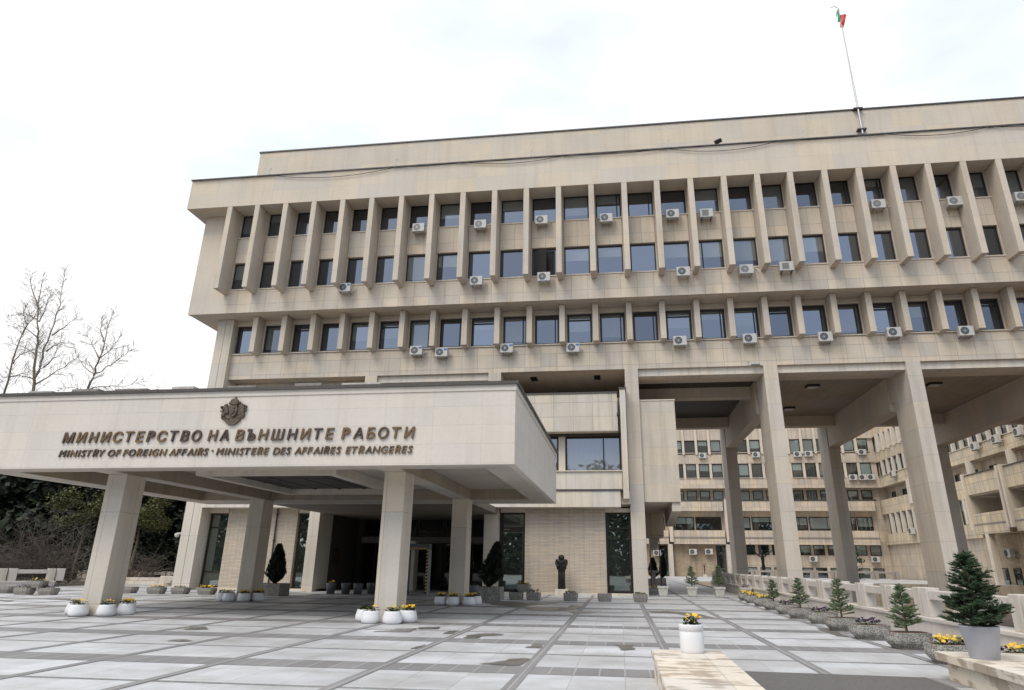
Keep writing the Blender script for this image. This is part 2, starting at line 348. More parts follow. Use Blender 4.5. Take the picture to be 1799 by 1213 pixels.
WETS = [
 [(-2.59, 13.11), (-2.39, 13.4), (-2.2, 13.7), (-2.12, 13.98), (-1.79, 14.07), (-1.79, 13.54), (-1.80, 13.07), (-2.04, 13.01)],
 [(-2.12, 15.76), (-2.05, 16.26), (-1.98, 16.66), (-1.78, 16.6), (-1.78, 15.74), (-1.87, 15.74)],
 [(-0.22, 16.74), (-0.01, 16.71), (0.19, 16.88), (0.21, 16.27), (0.25, 15.88), (0.04, 15.77), (-0.09, 15.79), (-0.12, 16.27)],
 [(-3.88, 17.35), (-3.88, 18.22), (-3.55, 18.7), (-3.18, 18.69), (-3.01, 18.42), (-3.24, 18.11), (-3.45, 18.0), (-3.49, 17.43)],
 [(-4.10, 29.41), (-3.63, 30.5), (-2.23, 30.46), (-2.17, 31.9), (-1.8, 31.86), (-1.8, 29.35), (-2.28, 28.36), (-3.55, 28.14)],
 [(-2.06, 27.51), (-1.57, 28.17), (-0.93, 27.98), (-1.23, 27.17), (-1.77, 26.68)],
 [(1.0, 29.2), (1.38, 29.02), (1.79, 29.37), (2.33, 28.76), (2.9, 27.6), (3.2, 25.9), (2.6, 26.2), (1.8, 28.02), (1.14, 28.13), (0.98, 28.4)],
 [(-6.68, 33.69), (-5.5, 34.68), (-4.5, 33.4), (-2.85, 33.7), (-3.98, 31.53), (-4.33, 29.97), (-5.64, 31.32)],
 [(-6.55, 18.4), (-6.19, 19.07), (-6.21, 19.45), (-5.66, 19.67), (-5.52, 18.51), (-5.99, 18.47)],
 [(-5.58, 19.38), (-5.7, 19.94), (-5.2, 20.27), (-5.04, 19.51)], [(-4.64, 18.37), (-4.65, 19.08), (-4.36, 19.3), (-4.33, 18.43)],
 [(-4.46, 15.01), (-4.41, 15.61), (-4.33, 15.84), (-4.33, 15.15)], [(-11.46, 17.79), (-11.71, 18.49), (-11.5, 18.87), (-10.86, 18.01)],
 [(-10.21, 15.33), (-10.25, 15.59), (-10.06, 15.72), (-9.57, 15.42), (-9.73, 15.23)],
 [(-27.4, 28.16), (-27.9, 28.82), (-26.3, 28.2), (-25.6, 27.4)], [(-26.03, 29.62), (-26.26, 30.53), (-25.45, 30.43), (-24.6, 29.36)],
 [(5.63, 22.46), (6.14, 22.7), (5.80, 20.67), (5.79, 19.93), (5.54, 20.12), (5.57, 21.34)]]
wet = MB(); WA = []
for pl in WETS:
    cx_ = sum(q[0] for q in pl)/len(pl); cy_ = sum(q[1] for q in pl)/len(pl); ar = sum(pl[i][0]*pl[(i+1) % len(pl)][1]-pl[(i+1) % len(pl)][0]*pl[i][1] for i in range(len(pl)))
    if ar < 0: pl = pl[::-1]
    out = []
    for i, q in enumerate(pl):
        r = pl[(i+1) % len(pl)]
        for t in (0, .25, .5, .75):
            j_ = .05 if t else .02
            out.append((q[0]+(r[0]-q[0])*t+random.uniform(-j_, j_), q[1]+(r[1]-q[1])*t+random.uniform(-j_, j_)))
    n_ = len(out)
    inner = [(cx_+(x-cx_)*.80, cy_+(y-cy_)*.80, .012) for x, y in out]; outer = [(cx_+(x-cx_)*1.07, cy_+(y-cy_)*1.10, .012) for x, y in out]
    wet.add(inner+outer, [tuple(range(n_))]+[(k, n_+k, n_+(k+1) % n_, (k+1) % n_) for k in range(n_)]); WA += [1.0]*n_+[0.0]*n_
wo = tag(wet.build('puddles', M['wet']), kind='structure')
at = wo.data.attributes.new('wetness', 'FLOAT', 'POINT')
for k, v_ in enumerate(WA): at.data[k].value = v_
asp = MB().quad((1.58, -20, .016), (4.9, -20, .016), (4.9, 13.0, .016), (1.58, 13.15, .016))
tag(asp.build('ramp_asphalt', M['asphalt']), kind='structure')
MB().quad((7.9, 0, -3), (60, 0, -3), (60, 85.3, -3), (7.9, 85.3, -3)).build('court_floor', M['court'])["kind"] = "structure"
rw = MB().box(7.9, 44.5, 85.3, 85.8, -3, .0)
tag(rw.build('retaining_wall', M['oldwall']), 'pale stone retaining wall at the far end of the sunken court', 'wall')

# ------------------------------------------------------------------ window unit (frame, pane, sill), shared mesh data
WC = {}
def window(parent, x, y, z, w, h, rz=0, glass='glass', frame=.08, sill=.0, mull=None, name='window', fdepth=.08):
    key = (round(w, 2), round(h, 2), glass, frame, mull, sill)
    if key not in WC:
        f = MB(); a = w/2
        f.box(-a, -a+frame, -fdepth, 0, 0, h); f.box(a-frame, a, -fdepth, 0, 0, h); f.box(-a+frame, a-frame, -fdepth, 0, 0, frame); f.box(-a+frame, a-frame, -fdepth, 0, h-frame, h)
        for kind, t in (mull or ()):
            if kind == 'v': f.box(-a+t*w-.04, -a+t*w+.04, -fdepth+.01, 0, frame, h-frame)
            else: f.box(-a+frame, a-frame, -fdepth+.01, 0, t*h-.05, t*h+.05)
        fm = f.mesh('window_frame'); fm.materials.append(M['frame'])
        pm = MB().box(-a+frame*.5, a-frame*.5, -.025, -.012, frame*.5, h-frame*.5).mesh('pane'); pm.materials.append(M[glass])
        sm = None
        if sill:
            sm = MB().box(-a-.1, a+.1, -sill, -.05, -.09, -.01).mesh('sill'); sm.materials.append(M['wall'])
        WC[key] = (fm, pm, sm)
    fm, pm, sm = WC[key]; b = WLOC.get(parent.name, (0, 0, 0))
    o = link(name, fm, parent); o.location = (x-b[0], y-b[1], z-b[2]); o.rotation_euler = (0, 0, rz)
    link('pane', pm, o)
    if sm: link('sill', sm, o)
    return o

# ------------------------------------------------------------------ main office building
B = thing('office_building', 'large beige stone office block with fins, standing on tall pillars behind the canopy', 'building', (0, 42.4, 0))
XR = 48.0
FX = [-27.29, -25.16, -23.0, -20.85, -18.7, -16.55, -14.37, -12.18, -9.95, -7.72, -5.52, -3.31, -1.09, 1.12, 3.29, 5.50, 7.66, 9.80, 11.88, 14.03, 16.14, 18.22, 20.33, 22.42, 24.5, 26.6, 28.7, 30.8, 32.9, 35.0, 37.1, 39.2, 41.3, 43.4, 45.5]
MB().box(-28.9, XR, 44.45, 59, 28.0, 34.08).build('roof_block', M['wall'], B)
rb = [o for o in B.children][-1]
MB().box(-28.98, XR+.05, 44.37, 59.05, 34.08, 34.19).build('coping', M['coping'], rb)
pa = MB().box(-30.7, XR+1, 39.41, 61.0, 26.0, 28.38).build('parapet', M['wall'], B)
MB().box(-30.78, XR+1.08, 39.33, 61.06, 28.38, 28.46).build('coping', M['coping'], pa)
MB().box(-29.93, XR, 41.08, 61.0, 18.19, 26.0).build('upper_storeys', M['wall'], B)
sk = MB(); sk.box(-29.95, FX[0]+.05, 40.75, 41.08, 18.17, 25.99); sk.build('blank_wall', M['wall'], B)
MB().box(FX[0]+.051, XR, 40.75, 41.08, 18.17, 19.90).build('panel_band', M['panel'], B)
sp_ = MB()
for a, b_ in zip(FX[:-1], FX[1:]): sp_.box(a+.245, b_-.245, 40.75, 41.08, 22.06, 24.02)
sp_.build('spandrel_panels', stone('spandrel_panels', LIME, 1.08, 2.4, (.0, 1.2), seam=.72, var=.05, streak=.14), B)
for a in FX:
    MB().prism([(39.412, 25.99), (39.412, 19.56), (40.78, 19.60), (40.78, 19.88), (41.08, 19.9), (41.08, 25.99)][::-1], 'x', a-.185, a+.185).box(a-.24, a-.186, 40.80, 41.08, 19.9, 25.99).box(a+.186, a+.24, 40.80, 41.08, 19.9, 25.99).build('fin', M['fin'], B, bevel=.012)
for i, (a, b_) in enumerate(zip(FX[:-1], FX[1:])):
    w = b_-a-.5; xc = (a+b_)/2
    mul = (('v', .18),) if (i*7) % 5 in (1, 3) else None
    window(B, xc, 41.0, 24.10, w, 1.90, sill=.30, mull=(('v', .84),) if (i*3) % 7 in (1, 4) else None)
    if i == 10:
        o = window(B, xc, 41.0, 19.98, w, 2.04, sill=.30)
        sash = MB().box(0, .98, -.03, .03, .1, 1.9); s_ = sash.build('open_sash', M['glass'], o, local=True); s_.location = (-.72, -.07, 0); s_.rotation_euler = (0, 0, math.radians(-28))
        v = MB().box(-.7, .7, -.035, -.02, .1, 1.9).build('opening', M['black'], o, local=True); v.location = (.0, -.005, 0)
    else:
        window(B, xc, 41.0, 19.98, w, 2.04, sill=.30, mull=(('v', .2),) if (i*5) % 8 == 3 else None)
# lower office storey
MB().box(-27.1, XR, 42.78, 60.9, 13.79, 18.17).build('lower_storey', M['wall'], B)
pil = MB().box(-28.3, -27.12, 42.0, 60.0, 0, 18.17).build('corner_pilaster', M['column'], B)
MB().box(-27.72, -27.70, 41.985, 42.0, 0, 18.1).build('joint', M['conc'], pil)
MB().box(-27.119, XR, 42.40, 42.78, 13.77, 15.55).build('panel_band', stone('lower_panels', LIME, 1.08, .9, (.50, .33), seam=.68, var=.07, mortar=.018, streak=.16), B)
# lapped panel strips: every second strip sits slightly proud with a bottom drip
MB().box(-27.119, XR, 42.50, 42.78, 17.80, 18.17).build('window_head', M['wall'], B)
for a in FX[1:]:
    MB().prism([(41.52, 18.17), (41.52, 15.52), (42.41, 15.50), (42.41, 15.56), (42.78, 15.56), (42.78, 18.17)][::-1], 'x', a-.185, a+.185).box(a-.27, a-.186, 42.52, 42.78, 15.56, 17.79).box(a+.186, a+.27, 42.52, 42.78, 15.56, 17.79).build('fin', M['fin'], B, bevel=.012)
for i, (a, b_) in enumerate(zip(FX[:-1], FX[1:])):
    window(B, (a+b_)/2, 42.70, 15.66, b_-a-.54, 2.12, sill=.38, mull=(('v', .83),) if (i*5) % 3 != 1 else (('h', .8),), frame=.13)
# tall pillars, beams, portico
PX = [-16.55, -7.93, 1.12, 9.88, 18.42, 27.0, 35.6, 44.2]
for x in PX:
    w = .43
    zb = 0 if x < 5 else -3
    if x == -16.55: zb = 12.12
    MB().box(x-w, x+w, 42.395, 45.1, zb, 13.785).build('pillar', M['pillar'], B, bevel=.02)
for x in PX[2:]:
    MB().box(x-.41, x+.41, 46.0, 59.9, 11.38, 13.62).build('cross_beam', M['wall'], B)
    MB().box(x-.30, x+.30, 45.11, 45.99, 11.9, 13.62).build('beam_end', M['wall'], B)
    if x > 5: MB().box(x-.46, x+.46, 60.0, 62.6, -3, 13.78).build('pillar', M['pillar'], B, bevel=.02)
for a, b_ in zip(PX[2:-1], PX[3:]):
    MB().box(a+.431, b_-.431, 42.60, 43.4, 13.30, 13.775).build('fascia_beam', M['white'], B)
    MB().box(a+.431, b_-.431, 57.6, 58.5, 12.75, 13.62).build('edge_beam', M['wall'], B)
    MB().box(a+.431, b_-.431, 43.41, 44.8, 13.36, 13.775).build('edge_beam', M['wall'], B)
    if a < 5: MB().box(a+.431, b_-.431, 47.2, 48.0, 12.85, 13.62).build('edge_beam', M['wall'], B)
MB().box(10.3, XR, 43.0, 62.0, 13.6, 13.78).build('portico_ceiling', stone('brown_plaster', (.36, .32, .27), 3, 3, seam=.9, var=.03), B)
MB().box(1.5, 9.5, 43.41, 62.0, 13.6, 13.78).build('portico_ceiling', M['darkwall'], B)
MB().box(-16.12, -8.36, 42.60, 43.4, 13.30, 13.775).build('fascia_beam', M['white'], B)
MB().box(-27.1, -16.99, 43.6, 44.5, 12.9, 13.775).build('fascia_beam', M['white'], B)
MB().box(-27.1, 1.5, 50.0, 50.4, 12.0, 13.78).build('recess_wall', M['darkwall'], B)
# first floor band above the entrance level
MB().box(-27.1, .12, 41.8, 42.5, 9.6, 12.02).build('terrace_parapet', stone('terrace_panels', (.60, .56, .50), 1.24, .92, (.2, .5), seam=.7, var=.05, streak=.2), B)
tp = B.children[-1]
tp = [o for o in B.children if o.name.startswith('terrace_parapet')][0]
MB().box(-27.1, .14, 41.76, 42.6, 12.02, 12.13).build('coping', M['coping'], tp)
MB().box(-27.1, .72, 42.95, 58, 5.1, 12.0).build('first_floor', M['wall'], B)
MB().box(-27.1, .27, 41.85, 42.95, 6.05, 7.12).build('balcony_band', M['white'], B)
MB().box(-27.1, .29, 41.75, 42.95, 7.12, 7.18).build('sill', M['wall'], B)
MB().box(-27.1, .30, 41.74, 42.95, 5.95, 6.05).build('drip_edge', M['coping'], B)
MB().box(-27.1, .12, 41.8, 42.95, 5.0, 5.95).build('balcony_fascia', M['white'], B)
MB().box(.121, .72, 42.2, 42.95, 5.2, 5.94).build('beam_end', M['wall'], B)
MB().box(.28, .29, 42.49, 42.9, 7.2, 9.6).build('joint', M['wall'], B)
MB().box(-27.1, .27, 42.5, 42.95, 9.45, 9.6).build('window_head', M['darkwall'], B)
pr_ = MB().box(.30, .65, 41.5, 42.38, 5.46, 12.2).build('end_pier', M['white'], B)
MB().box(.25, .72, 41.45, 42.39, 12.2, 12.32).build('coping', M['coping'], pr_)
for x0, x1 in ((-3.26, .25), (-6.6, -3.72), (-10.4, -7.0)):
    window(B, (x0+x1)/2, 42.94, 7.2, x1-x0, 2.24, glass='glassblind', mull=(('v', .69),), frame=.1)
MB().box(-3.70, -3.28, 42.7, 42.95, 7.18, 9.45).build('mullion_pier', M['wall'], B)
# stone volume right of the inner pillar with brackets below
MB().box(1.56, 3.76, 42.62, 56, 5.36, 11.66).build('side_volume', stone('side_volume_stone', (.58, .53, .465), 2.4, 1.12, (.6, .3), seam=.85, var=.03, mortar=.01), B)
sv = [o for o in B.children if o.name.startswith('side_volume')][0]
MB().box(1.56, 3.80, 42.58, 56, 11.66, 11.74).build('coping', M['wall'], sv)
MB().box(3.22, 3.74, 42.75, 43.6, 4.82, 5.355).build('bracket', M['wall'], sv)
MB().prism([(43.61, 4.82), (50, 4.3), (50, 5.35), (43.61, 5.35)], 'x', 3.22, 3.74).build('bracket', M['wall'], sv)
MB().box(1.56, 3.2, 52, 55, 3.7, 5.35).build('bracket', M['oldwall'], sv)
MB().prism([(55.1, 3.7), (60, 2.9), (60, 5.2), (55.1, 5.2)], 'x', 2.4, 3.0).build('bracket', M['oldwall'], sv)
CLD = stone('shade_darkened_soffit', (.20, .18, .16), 3, 3, seam=.9, var=.03)  # entrance soffit toned dark to deepen the shade under the canopy
# ground floor
MB().box(-25.65, -20.82, 42.80, 44, .12, 5.0).build('split_stone_wall', M['brick'], B)
MB().box(-5.83, -.86, 42.80, 44, .12, 5.0).build('split_stone_wall', M['brick'], B)
MB().box(-27.1, -18.9, 42.6, 46, 0, .119).build('plinth', M['white'], B)
MB().box(-7.5, .70, 42.6, 46, 0, .119).build('plinth', M['white'], B)
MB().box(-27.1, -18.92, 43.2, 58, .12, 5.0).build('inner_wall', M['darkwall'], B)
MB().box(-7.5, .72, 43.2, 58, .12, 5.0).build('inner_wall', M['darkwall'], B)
MB().box(-27.1, -25.7, 42.79, 43.2, 4.72, 5.0).build('lintel', M['wall'], B); MB().box(-20.75, -19.6, 42.79, 43.2, 4.72, 5.0).build('lintel', M['wall'], B)
MB().box(-7.4, -5.84, 42.79, 43.2, 4.76, 5.0).build('lintel', M['wall'], B); MB().box(-.85, .7, 42.79, 43.2, 4.76, 5.0).build('lintel', M['wall'], B)
window(B, -26.37, 43.15, .14, 1.36, 4.58, glass='glassdoor', mull=(('h', .80), ('h', .2)), frame=.1)
window(B, -20.20, 43.15, .14, 1.1, 4.58, glass='glassdoor', mull=(('h', .80),), frame=.1)
window(B, -6.58, 43.15, .14, 1.50, 4.62, glass='glassdoor', mull=(('h', .80), ('h', .22)), frame=.12)
window(B, -.08, 43.15, .14, 1.50, 4.62, glass='glassdoor', mull=(('h', .80),), frame=.12)
MB().box(-19.6, -18.9, 41.9, 44, 0, 5.0).build('entrance_pier', M['column'], B)
# vestibule
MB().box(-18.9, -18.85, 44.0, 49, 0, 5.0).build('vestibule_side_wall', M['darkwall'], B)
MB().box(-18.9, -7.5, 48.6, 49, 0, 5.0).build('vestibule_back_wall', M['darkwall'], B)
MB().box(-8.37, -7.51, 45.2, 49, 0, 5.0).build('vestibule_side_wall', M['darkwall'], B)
for i in range(5):
    window(B, -17.4+i*2.0, 48.55, .05, 1.9, 3.0, glass='glassdark', frame=.09, mull=(('v', .5),), name='entrance_door')
MB().box(-18.4, -8.4, 48.2, 48.55, 3.06, 3.45).build('door_transom', M['conc'], B)
for i in range(5): window(B, -17.4+i*2.0, 48.55, 3.5, 1.9, 1.4, glass='glassdark', frame=.08)
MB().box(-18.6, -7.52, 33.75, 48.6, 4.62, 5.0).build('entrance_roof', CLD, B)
MB().box(-14.15, -13.6, 45.5, 46.4, 0, 3.1).build('inner_panel', M['wall'], B)
MB().box(-27.1, .7, 58.1, 60.8, 0, 13.7).build('rear_wall', M['wall'], B)

# lamps and vents under the soffits
lamp = thing('ceiling_lamp', 'black flat ceiling lamp near the front beam, right of the second tall pillar', 'lamp', (13.66, 47.2, 13.6), 0, 'ceiling lamps of the portico')
MB().box(-.42, .42, -.35, .35, -.16, 0).build('housing', M['metal'], lamp, local=True, bevel=.03)
MB().box(-.34, .34, -.28, .28, -.18, -.161).build('diffuser', M['acwhite'], lamp, local=True)
dup(lamp, (13.67, 54.2, 13.6), label='black flat ceiling lamp deeper inside the bay right of the second tall pillar')
dup(lamp, (21.66, 47.4, 13.6), label='black flat ceiling lamp in the portico bay right of the third tall pillar')
ve = thing('soffit_vent', 'left of two dark grilles in the soffit above the terrace parapet', 'vent', (-5.5, 44.3, 13.79), 0, 'soffit grilles')
MB().box(-.22, .22, -.5, .5, -.05, .0).build('rim', M['metal'], ve, local=True)
sl = MB()
for k in range(7): sl.box(-.18, .18, -.44+k*.13, -.38+k*.13, -.08, -.051)
sl.build('slats', M['black'], ve, local=True)
dup(ve, (-1.15, 44.3, 13.79), label='right of two dark grilles in the soffit above the terrace parapet')

# air conditioners
def ac_unit(kind):
    t = thing('air_conditioner', 'x', 'air conditioner', (0, 0, 0), 0, 'air conditioners on the front facade')
    MB().box(-.43, .43, -.17, .17, -.31, .31).build('casing', M['acwhite'], t, local=True, bevel=.02)
    f = MB()
    if kind == 2: MB().box(.18, .40, -.176, -.1705, .10, .24).build('sticker', simple('blue_sticker', (.05, .16, .42), .4), t, local=True)
    if kind in (0, 2, 3):
        f.add([(-.10+.245*math.cos(a*math.pi/14), -.176, .0+.245*math.sin(a*math.pi/14)) for a in range(28)] + [(-.10+.245*math.cos(a*math.pi/14), -.16, .245*math.sin(a*math.pi/14)) for a in range(28)],
              [tuple(range(28))] + [(i, (i+1) % 28, 28+(i+1) % 28, 28+i) for i in range(28)])
        f2 = f.build('fan_grille', M['acgrey'] if kind == 3 else M['acdark'], t, local=True)
        h = MB().add([(-.10+.05*math.cos(a*math.pi/6), -.182, .05*math.sin(a*math.pi/6)) for a in range(12)], [tuple(range(12))])
        for a in range(10):
            c_, s_ = math.cos(a*math.pi/5), math.sin(a*math.pi/5)
            h.add([(-.10+.05*c_-.006*s_, -.18, .05*s_+.006*c_), (-.10+.05*c_+.006*s_, -.18, .05*s_-.006*c_), (-.10+.24*c_+.006*s_, -.18, .24*s_-.006*c_), (-.10+.24*c_-.006*s_, -.18, .24*s_+.006*c_)], [(0, 1, 2, 3)])
        h.build('hub', M['steel'], f2, local=True)
    else:
        f.box(-.27, .14, -.178, -.16, -.22, .22); f.build('fan_grille', M['acdark'], t, local=True)
        s_ = MB()
        for k in range(9): s_.box(-.27, .14, -.184, -.1785, -.20+k*.05, -.185+k*.05)
        s_.build('grille_bars', M['acwhite'], t, local=True)
    for sx_ in (-.3, .3):
        b_ = MB().box(sx_-.02, sx_+.02, -.2, .42, -.36, -.312); b_.tube([(sx_, -.15, -.36), (sx_, .4, -.62)], .012, 4); b_.build('bracket', M['metal'] if kind == 1 else M['steel'], t, local=True)
    MB().tube([(.44, .05, -.1), (.56, .08, -.16), (.6, .3, -.12), (.62, .45, .05)], .022, 5).build('pipe', M['acwhite'], t, local=True)
    return t
ac0 = ac_unit(0); ac1 = ac_unit(1); ac2 = ac_unit(2); ac3 = ac_unit(3); used = set()
hz = MB().tube([(.43, .0, -.05), (.62, .02, -.2), (.78, .1, -.12), (.80, .3, .1), (.62, .42, .3)], .03, 6).build('hose', M['acwhite'], ac3, local=True)
ROWS = [('top', 40.30, [(-13.24, 23.85), (-8.83, 23.85), (-4.55, 23.92), (-0.15, 23.8), (4.26, 23.83), (6.46, 23.73), (17.26, 23.71), (21.83, 23.61), (25.79, 23.67)]),
        ('middle', 40.30, [(-18.19, 19.51), (-8.96, 19.58), (-4.39, 19.65), (4.68, 19.58), (8.62, 19.54), (11.09, 19.62)]),
        ('lowest', 42.0, [(-13.33, 15.34), (-11.56, 15.16), (-7.08, 15.3), (-2.63, 15.2), (4.32, 15.44), (8.71, 15.44), (13.33, 15.4), (17.45, 15.55), (21.63, 15.48)])]
for rn, y, L in ROWS:
    for i, (x, z) in enumerate(L):
        sq = (rn, i) in (('top', 5), ('middle', 5))
        src = ac1 if sq else (ac2 if (rn, i) in (('lowest', 0), ('lowest', 1), ('lowest', 2), ('lowest', 3), ('middle', 0)) else (ac3 if (rn, i) in (('top', 0), ('top', 1), ('top', 6), ('top', 7), ('top', 8), ('middle', 4)) else ac0))
        place = 'leftmost' if i == 0 else ('rightmost' if i == len(L)-1 else ORD[i]+' from left')
        lab = ('white air conditioner with square grille, ' if sq else 'white air conditioner with round fan, ') + place + ' under the ' + rn + ' row of windows'
        if src.name not in used: used.add(src.name); src.location = (x, y, z); src["label"] = lab
        else: dup(src, (x, y, z), label=lab)

# cable along the parapet with clips, floodlights, flagpole
cb = thing('parapet_cable', 'black cable sagging in loops along the roof parapet edge', 'cable', (-30.6, 39.3, 28.4))
pts = []; xs = -30.6
segs = [(-30.6, -24.5, .02), (-24.5, -14.8, 1.0), (-14.8, -10, .1), (-10, -2.8, .35), (-2.8, 4.0, .15), (4.0, 11.5, .95), (11.5, 18, .1), (18, 24.5, .75), (24.5, 34, .3)]
for a, b_, sg in segs:
    for k in range(10):
        t = k/10; pts.append((a+(b_-a)*t, 39.30, 28.36-sg*4*t*(1-t)*(.5 if sg > .5 else 1)))
MB().tube(pts, .022, 5).build('cable_run', M['cable'], cb)
MB().tube([(-30.6+.5*k, 39.27, 28.30+.03*math.sin(k*1.3)+.02*math.sin(k*.37)) for k in range(130)], .018, 4).build('cable_run', M['cable'], cb)
for x in (-24.6, -15.0, -5.2, 4.2, 13.0, 20.5, 27.0):
    MB().tube([(x, 39.32, 28.5), (x, 39.32, 28.85), (x+.1, 39.32, 29.0)], .035, 5).build('clip', M['acwhite'], cb)
fl = thing('floodlight', 'small dark floodlight tilted on the roof parapet left of the flagpole', 'floodlight', (7.6, 39.7, 28.5))
MB().tube([(0, 0, 0), (0, 0, .25)], .03, 6).build('stem', M['metal'], fl, local=True)
h = MB().box(-.22, .22, -.16, .16, -.14, .14).build('lamp_head', M['metal'], fl, local=True, bevel=.03); h.location = (0, 0, .42); h.rotation_euler = (math.radians(35), math.radians(-25), 0)
fl2 = thing('floodlight', 'small grey floodlight on the fascia ledge left of the second tall pillar', 'floodlight', (9.0, 42.45, 13.78))
MB().tube([(-.45, -.05, 0), (-.45, -.05, .3)], .05, 6).build('stem', M['steel'], fl2, local=True)
MB().box(-.3, .25, -.25, -.05, 0, .1).build('lamp_head', M['steel'], fl2, local=True, bevel=.02)
fl3 = thing('wall_lamp', 'black downpipe lamp hanging in the gap beside the terrace end pier', 'lamp', (.2, 41.75, 10.7))
MB().tube([(0, 0, 0), (0, 0, 1.45)], .035, 6).build('stem', M['metal'], fl3, local=True)
MB().lathe([(.05, .12), (.11, .05), (.13, -.15), (.05, -.18)], 10).build('lamp_head', M['metal'], fl3, local=True)
fp = thing('flagpole', 'tall thin white flagpole fixed to the roof block', 'flagpole', (18.85, 44.2, 31.8))
MB().tube([(0, 0, 0), (0, 0, 4.4)], .075, 8).build('pole_sleeve', M['steel'], fp, local=True)
MB().tube([(0, 0, 4.4), (0, 0, 11.9)], [.055, .035], 8).build('pole', M['acwhite'], fp, local=True)
for z in (.4, 2.25): MB().box(-.32, .32, -.1, .26, z-.05, z+.05).build('bracket', M['coping'], fp, local=True)
MB().tube([(-.6, 0, 12.0), (-.3, 0, 12.15), (0, 0, 11.9)], .03, 5).build('finial', M['acwhite'], fp, local=True)
fg = thing('flag', 'limp white, green and red flag hanging at the top of the flagpole', 'flag', (18.85, 44.2, 43.6))
def cloth(x0, x1, z0, z1, name, mat, ph):
    n_, m_ = 9, 12; vs = []; fs = []
    for i in range(n_+1):
        for j in range(m_+1):
            u, v = i/n_, j/m_
            xa = x0[0]+(x0[1]-x0[0])*v; xb = x1[0]+(x1[1]-x1[0])*v
            vs.append((xa+(xb-xa)*u, .05*math.sin(u*6+v*2+ph)+.06*math.sin(v*7+ph), z0+(z1-z0)*v-.10*u*(1-v)))
    for i in range(n_):
        for j in range(m_): fs.append((i*(m_+1)+j, (i+1)*(m_+1)+j, (i+1)*(m_+1)+j+1, i*(m_+1)+j+1))
    return MB().add(vs, fs).build(name, mat, fg, local=True, smooth=True)
cloth((-.10, -.24), (.05, .04), .05, -1.28, 'green_stripe', M['green_paint'], 0)
cloth((.045, -.13), (.52, .12), -.48, -1.82, 'red_stripe', M['red_paint'], .6)
cloth((-.30, -.27), (-.16, -.21), .12, -.8, 'white_stripe', M['white_cloth'], 2)

# ------------------------------------------------------------------ entrance canopy
K = thing('entrance_canopy', 'wide pale stone entrance canopy on four pillars carrying the bronze lettering', 'canopy', (-12.3, 26.8, 0))
x0, x1, y0, y1, zb, zt = -21.55, -3.06, 19.95, 33.75, 4.52, 6.98
fa = MB().box(x0, x1, y0, y0+.2, zb, 6.80); fa.box(x0, x1, y1-.2, y1, zb, 6.80); fa.box(x0, x0+.2, y0+.2, y1-.2, zb, 6.80); fa.box(x1-.2, x1, y0+.2, y1-.2, zb, 6.80)
fa.build('fascia', M['canopy'], K)
ed = MB().box(x0-.03, x1+.03, y0-.03, y0+.2, 6.80, zt); ed.box(x0-.03, x1+.03, y1-.2, y1+.03, 6.80, zt); ed.box(x0-.03, x0+.2, y0+.2, y1-.2, 6.80, zt); ed.box(x1-.2, x1+.03, y0+.2, y1-.2, 6.80, zt)
ed.build('edge_strip', M['canopy'], K)
cp_ = MB().box(x0-.10, x1+.10, y0-.10, y1+.10, zt, zt+.10); cp_.build('coping', M['coping'], K)
so = MB(); q = .004
so.box(x0+.2, x1-.2, y0+.2, 20.85, zb+q, 5.0); so.box(x0+.2, x1-.2, 31.6, y1-.2, zb+q, 5.0)
so.box(x0+.2, -20.5, 20.85, 31.6, zb+q, 5.0); so.box(-4.1, x1-.2, 20.85, 31.6, zb+q, 5.0)
so.box(-17.6, -16.9, 20.85, 31.6, zb+q, 5.0); so.box(-7.62, -6.9, 20.85, 31.6, zb+q, 5.0)
so.build('soffit_frame', M['soffit'], K)
MB().box(x0+.2, x1-.2, y0+.2, y1-.2, 5.0, 6.9).build('ceiling', M['soffit'], K)
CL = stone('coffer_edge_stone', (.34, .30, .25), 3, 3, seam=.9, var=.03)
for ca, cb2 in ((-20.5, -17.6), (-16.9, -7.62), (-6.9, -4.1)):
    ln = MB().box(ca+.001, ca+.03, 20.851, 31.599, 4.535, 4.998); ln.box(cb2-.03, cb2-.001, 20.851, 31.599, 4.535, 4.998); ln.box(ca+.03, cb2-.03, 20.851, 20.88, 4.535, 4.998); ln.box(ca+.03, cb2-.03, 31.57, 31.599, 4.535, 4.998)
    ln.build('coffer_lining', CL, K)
rim = MB(); a0, a1, b0, b1 = -15.2, -10.2, 23.3, 30.2
rim.box(a0-.2, a1+.2, b0-.2, b0+.15, 4.66, 4.995); rim.box(a0-.2, a1+.2, b1-.15, b1+.2, 4.66, 4.995); rim.box(a0-.2, a0+.15, b0+.15, b1-.15, 4.66, 4.995); rim.box(a1-.15, a1+.2, b0+.15, b1-.15, 4.66, 4.995)
sk_ = rim.build('skylight_rim', M['white'], K)
MB().box(a0+.15, a1-.15, b0+.15, b1-.15, 4.93, 4.994).build('skylight_grille', M['metal'], sk_)
bars = MB()
for k in range(1, 4): bars.box(a0+.15+(a1-a0-.3)*k/4-.03, a0+.15+(a1-a0-.3)*k/4+.03, b0+.15, b1-.15, 4.86, 4.93)
for k in range(1, 5): bars.box(a0+.15, a1-.15, b0+.15+(b1-b0-.3)*k/5-.03, b0+.15+(b1-b0-.3)*k/5+.03, 4.87, 4.928)
bars.build('skylight_bars', M['coping'], sk_)
lou = MB()
for k in range(60): y_ = b0+.2+k*(b1-b0-.4)/60; lou.box(a0+.16, a1-.16, y_, y_+.03, 4.885, 4.929)
lou.build('skylight_louvres', simple('louvre_metal', (.10, .09, .085), .5, .3), sk_)
for px in (-17.25, -7.26):
    for py in (22.0, 31.5):
        MB().box(px-.36, px+.36, py-.5, py+.5, 0, zb+.003).build('pillar', M['column'], K, bevel=.02)
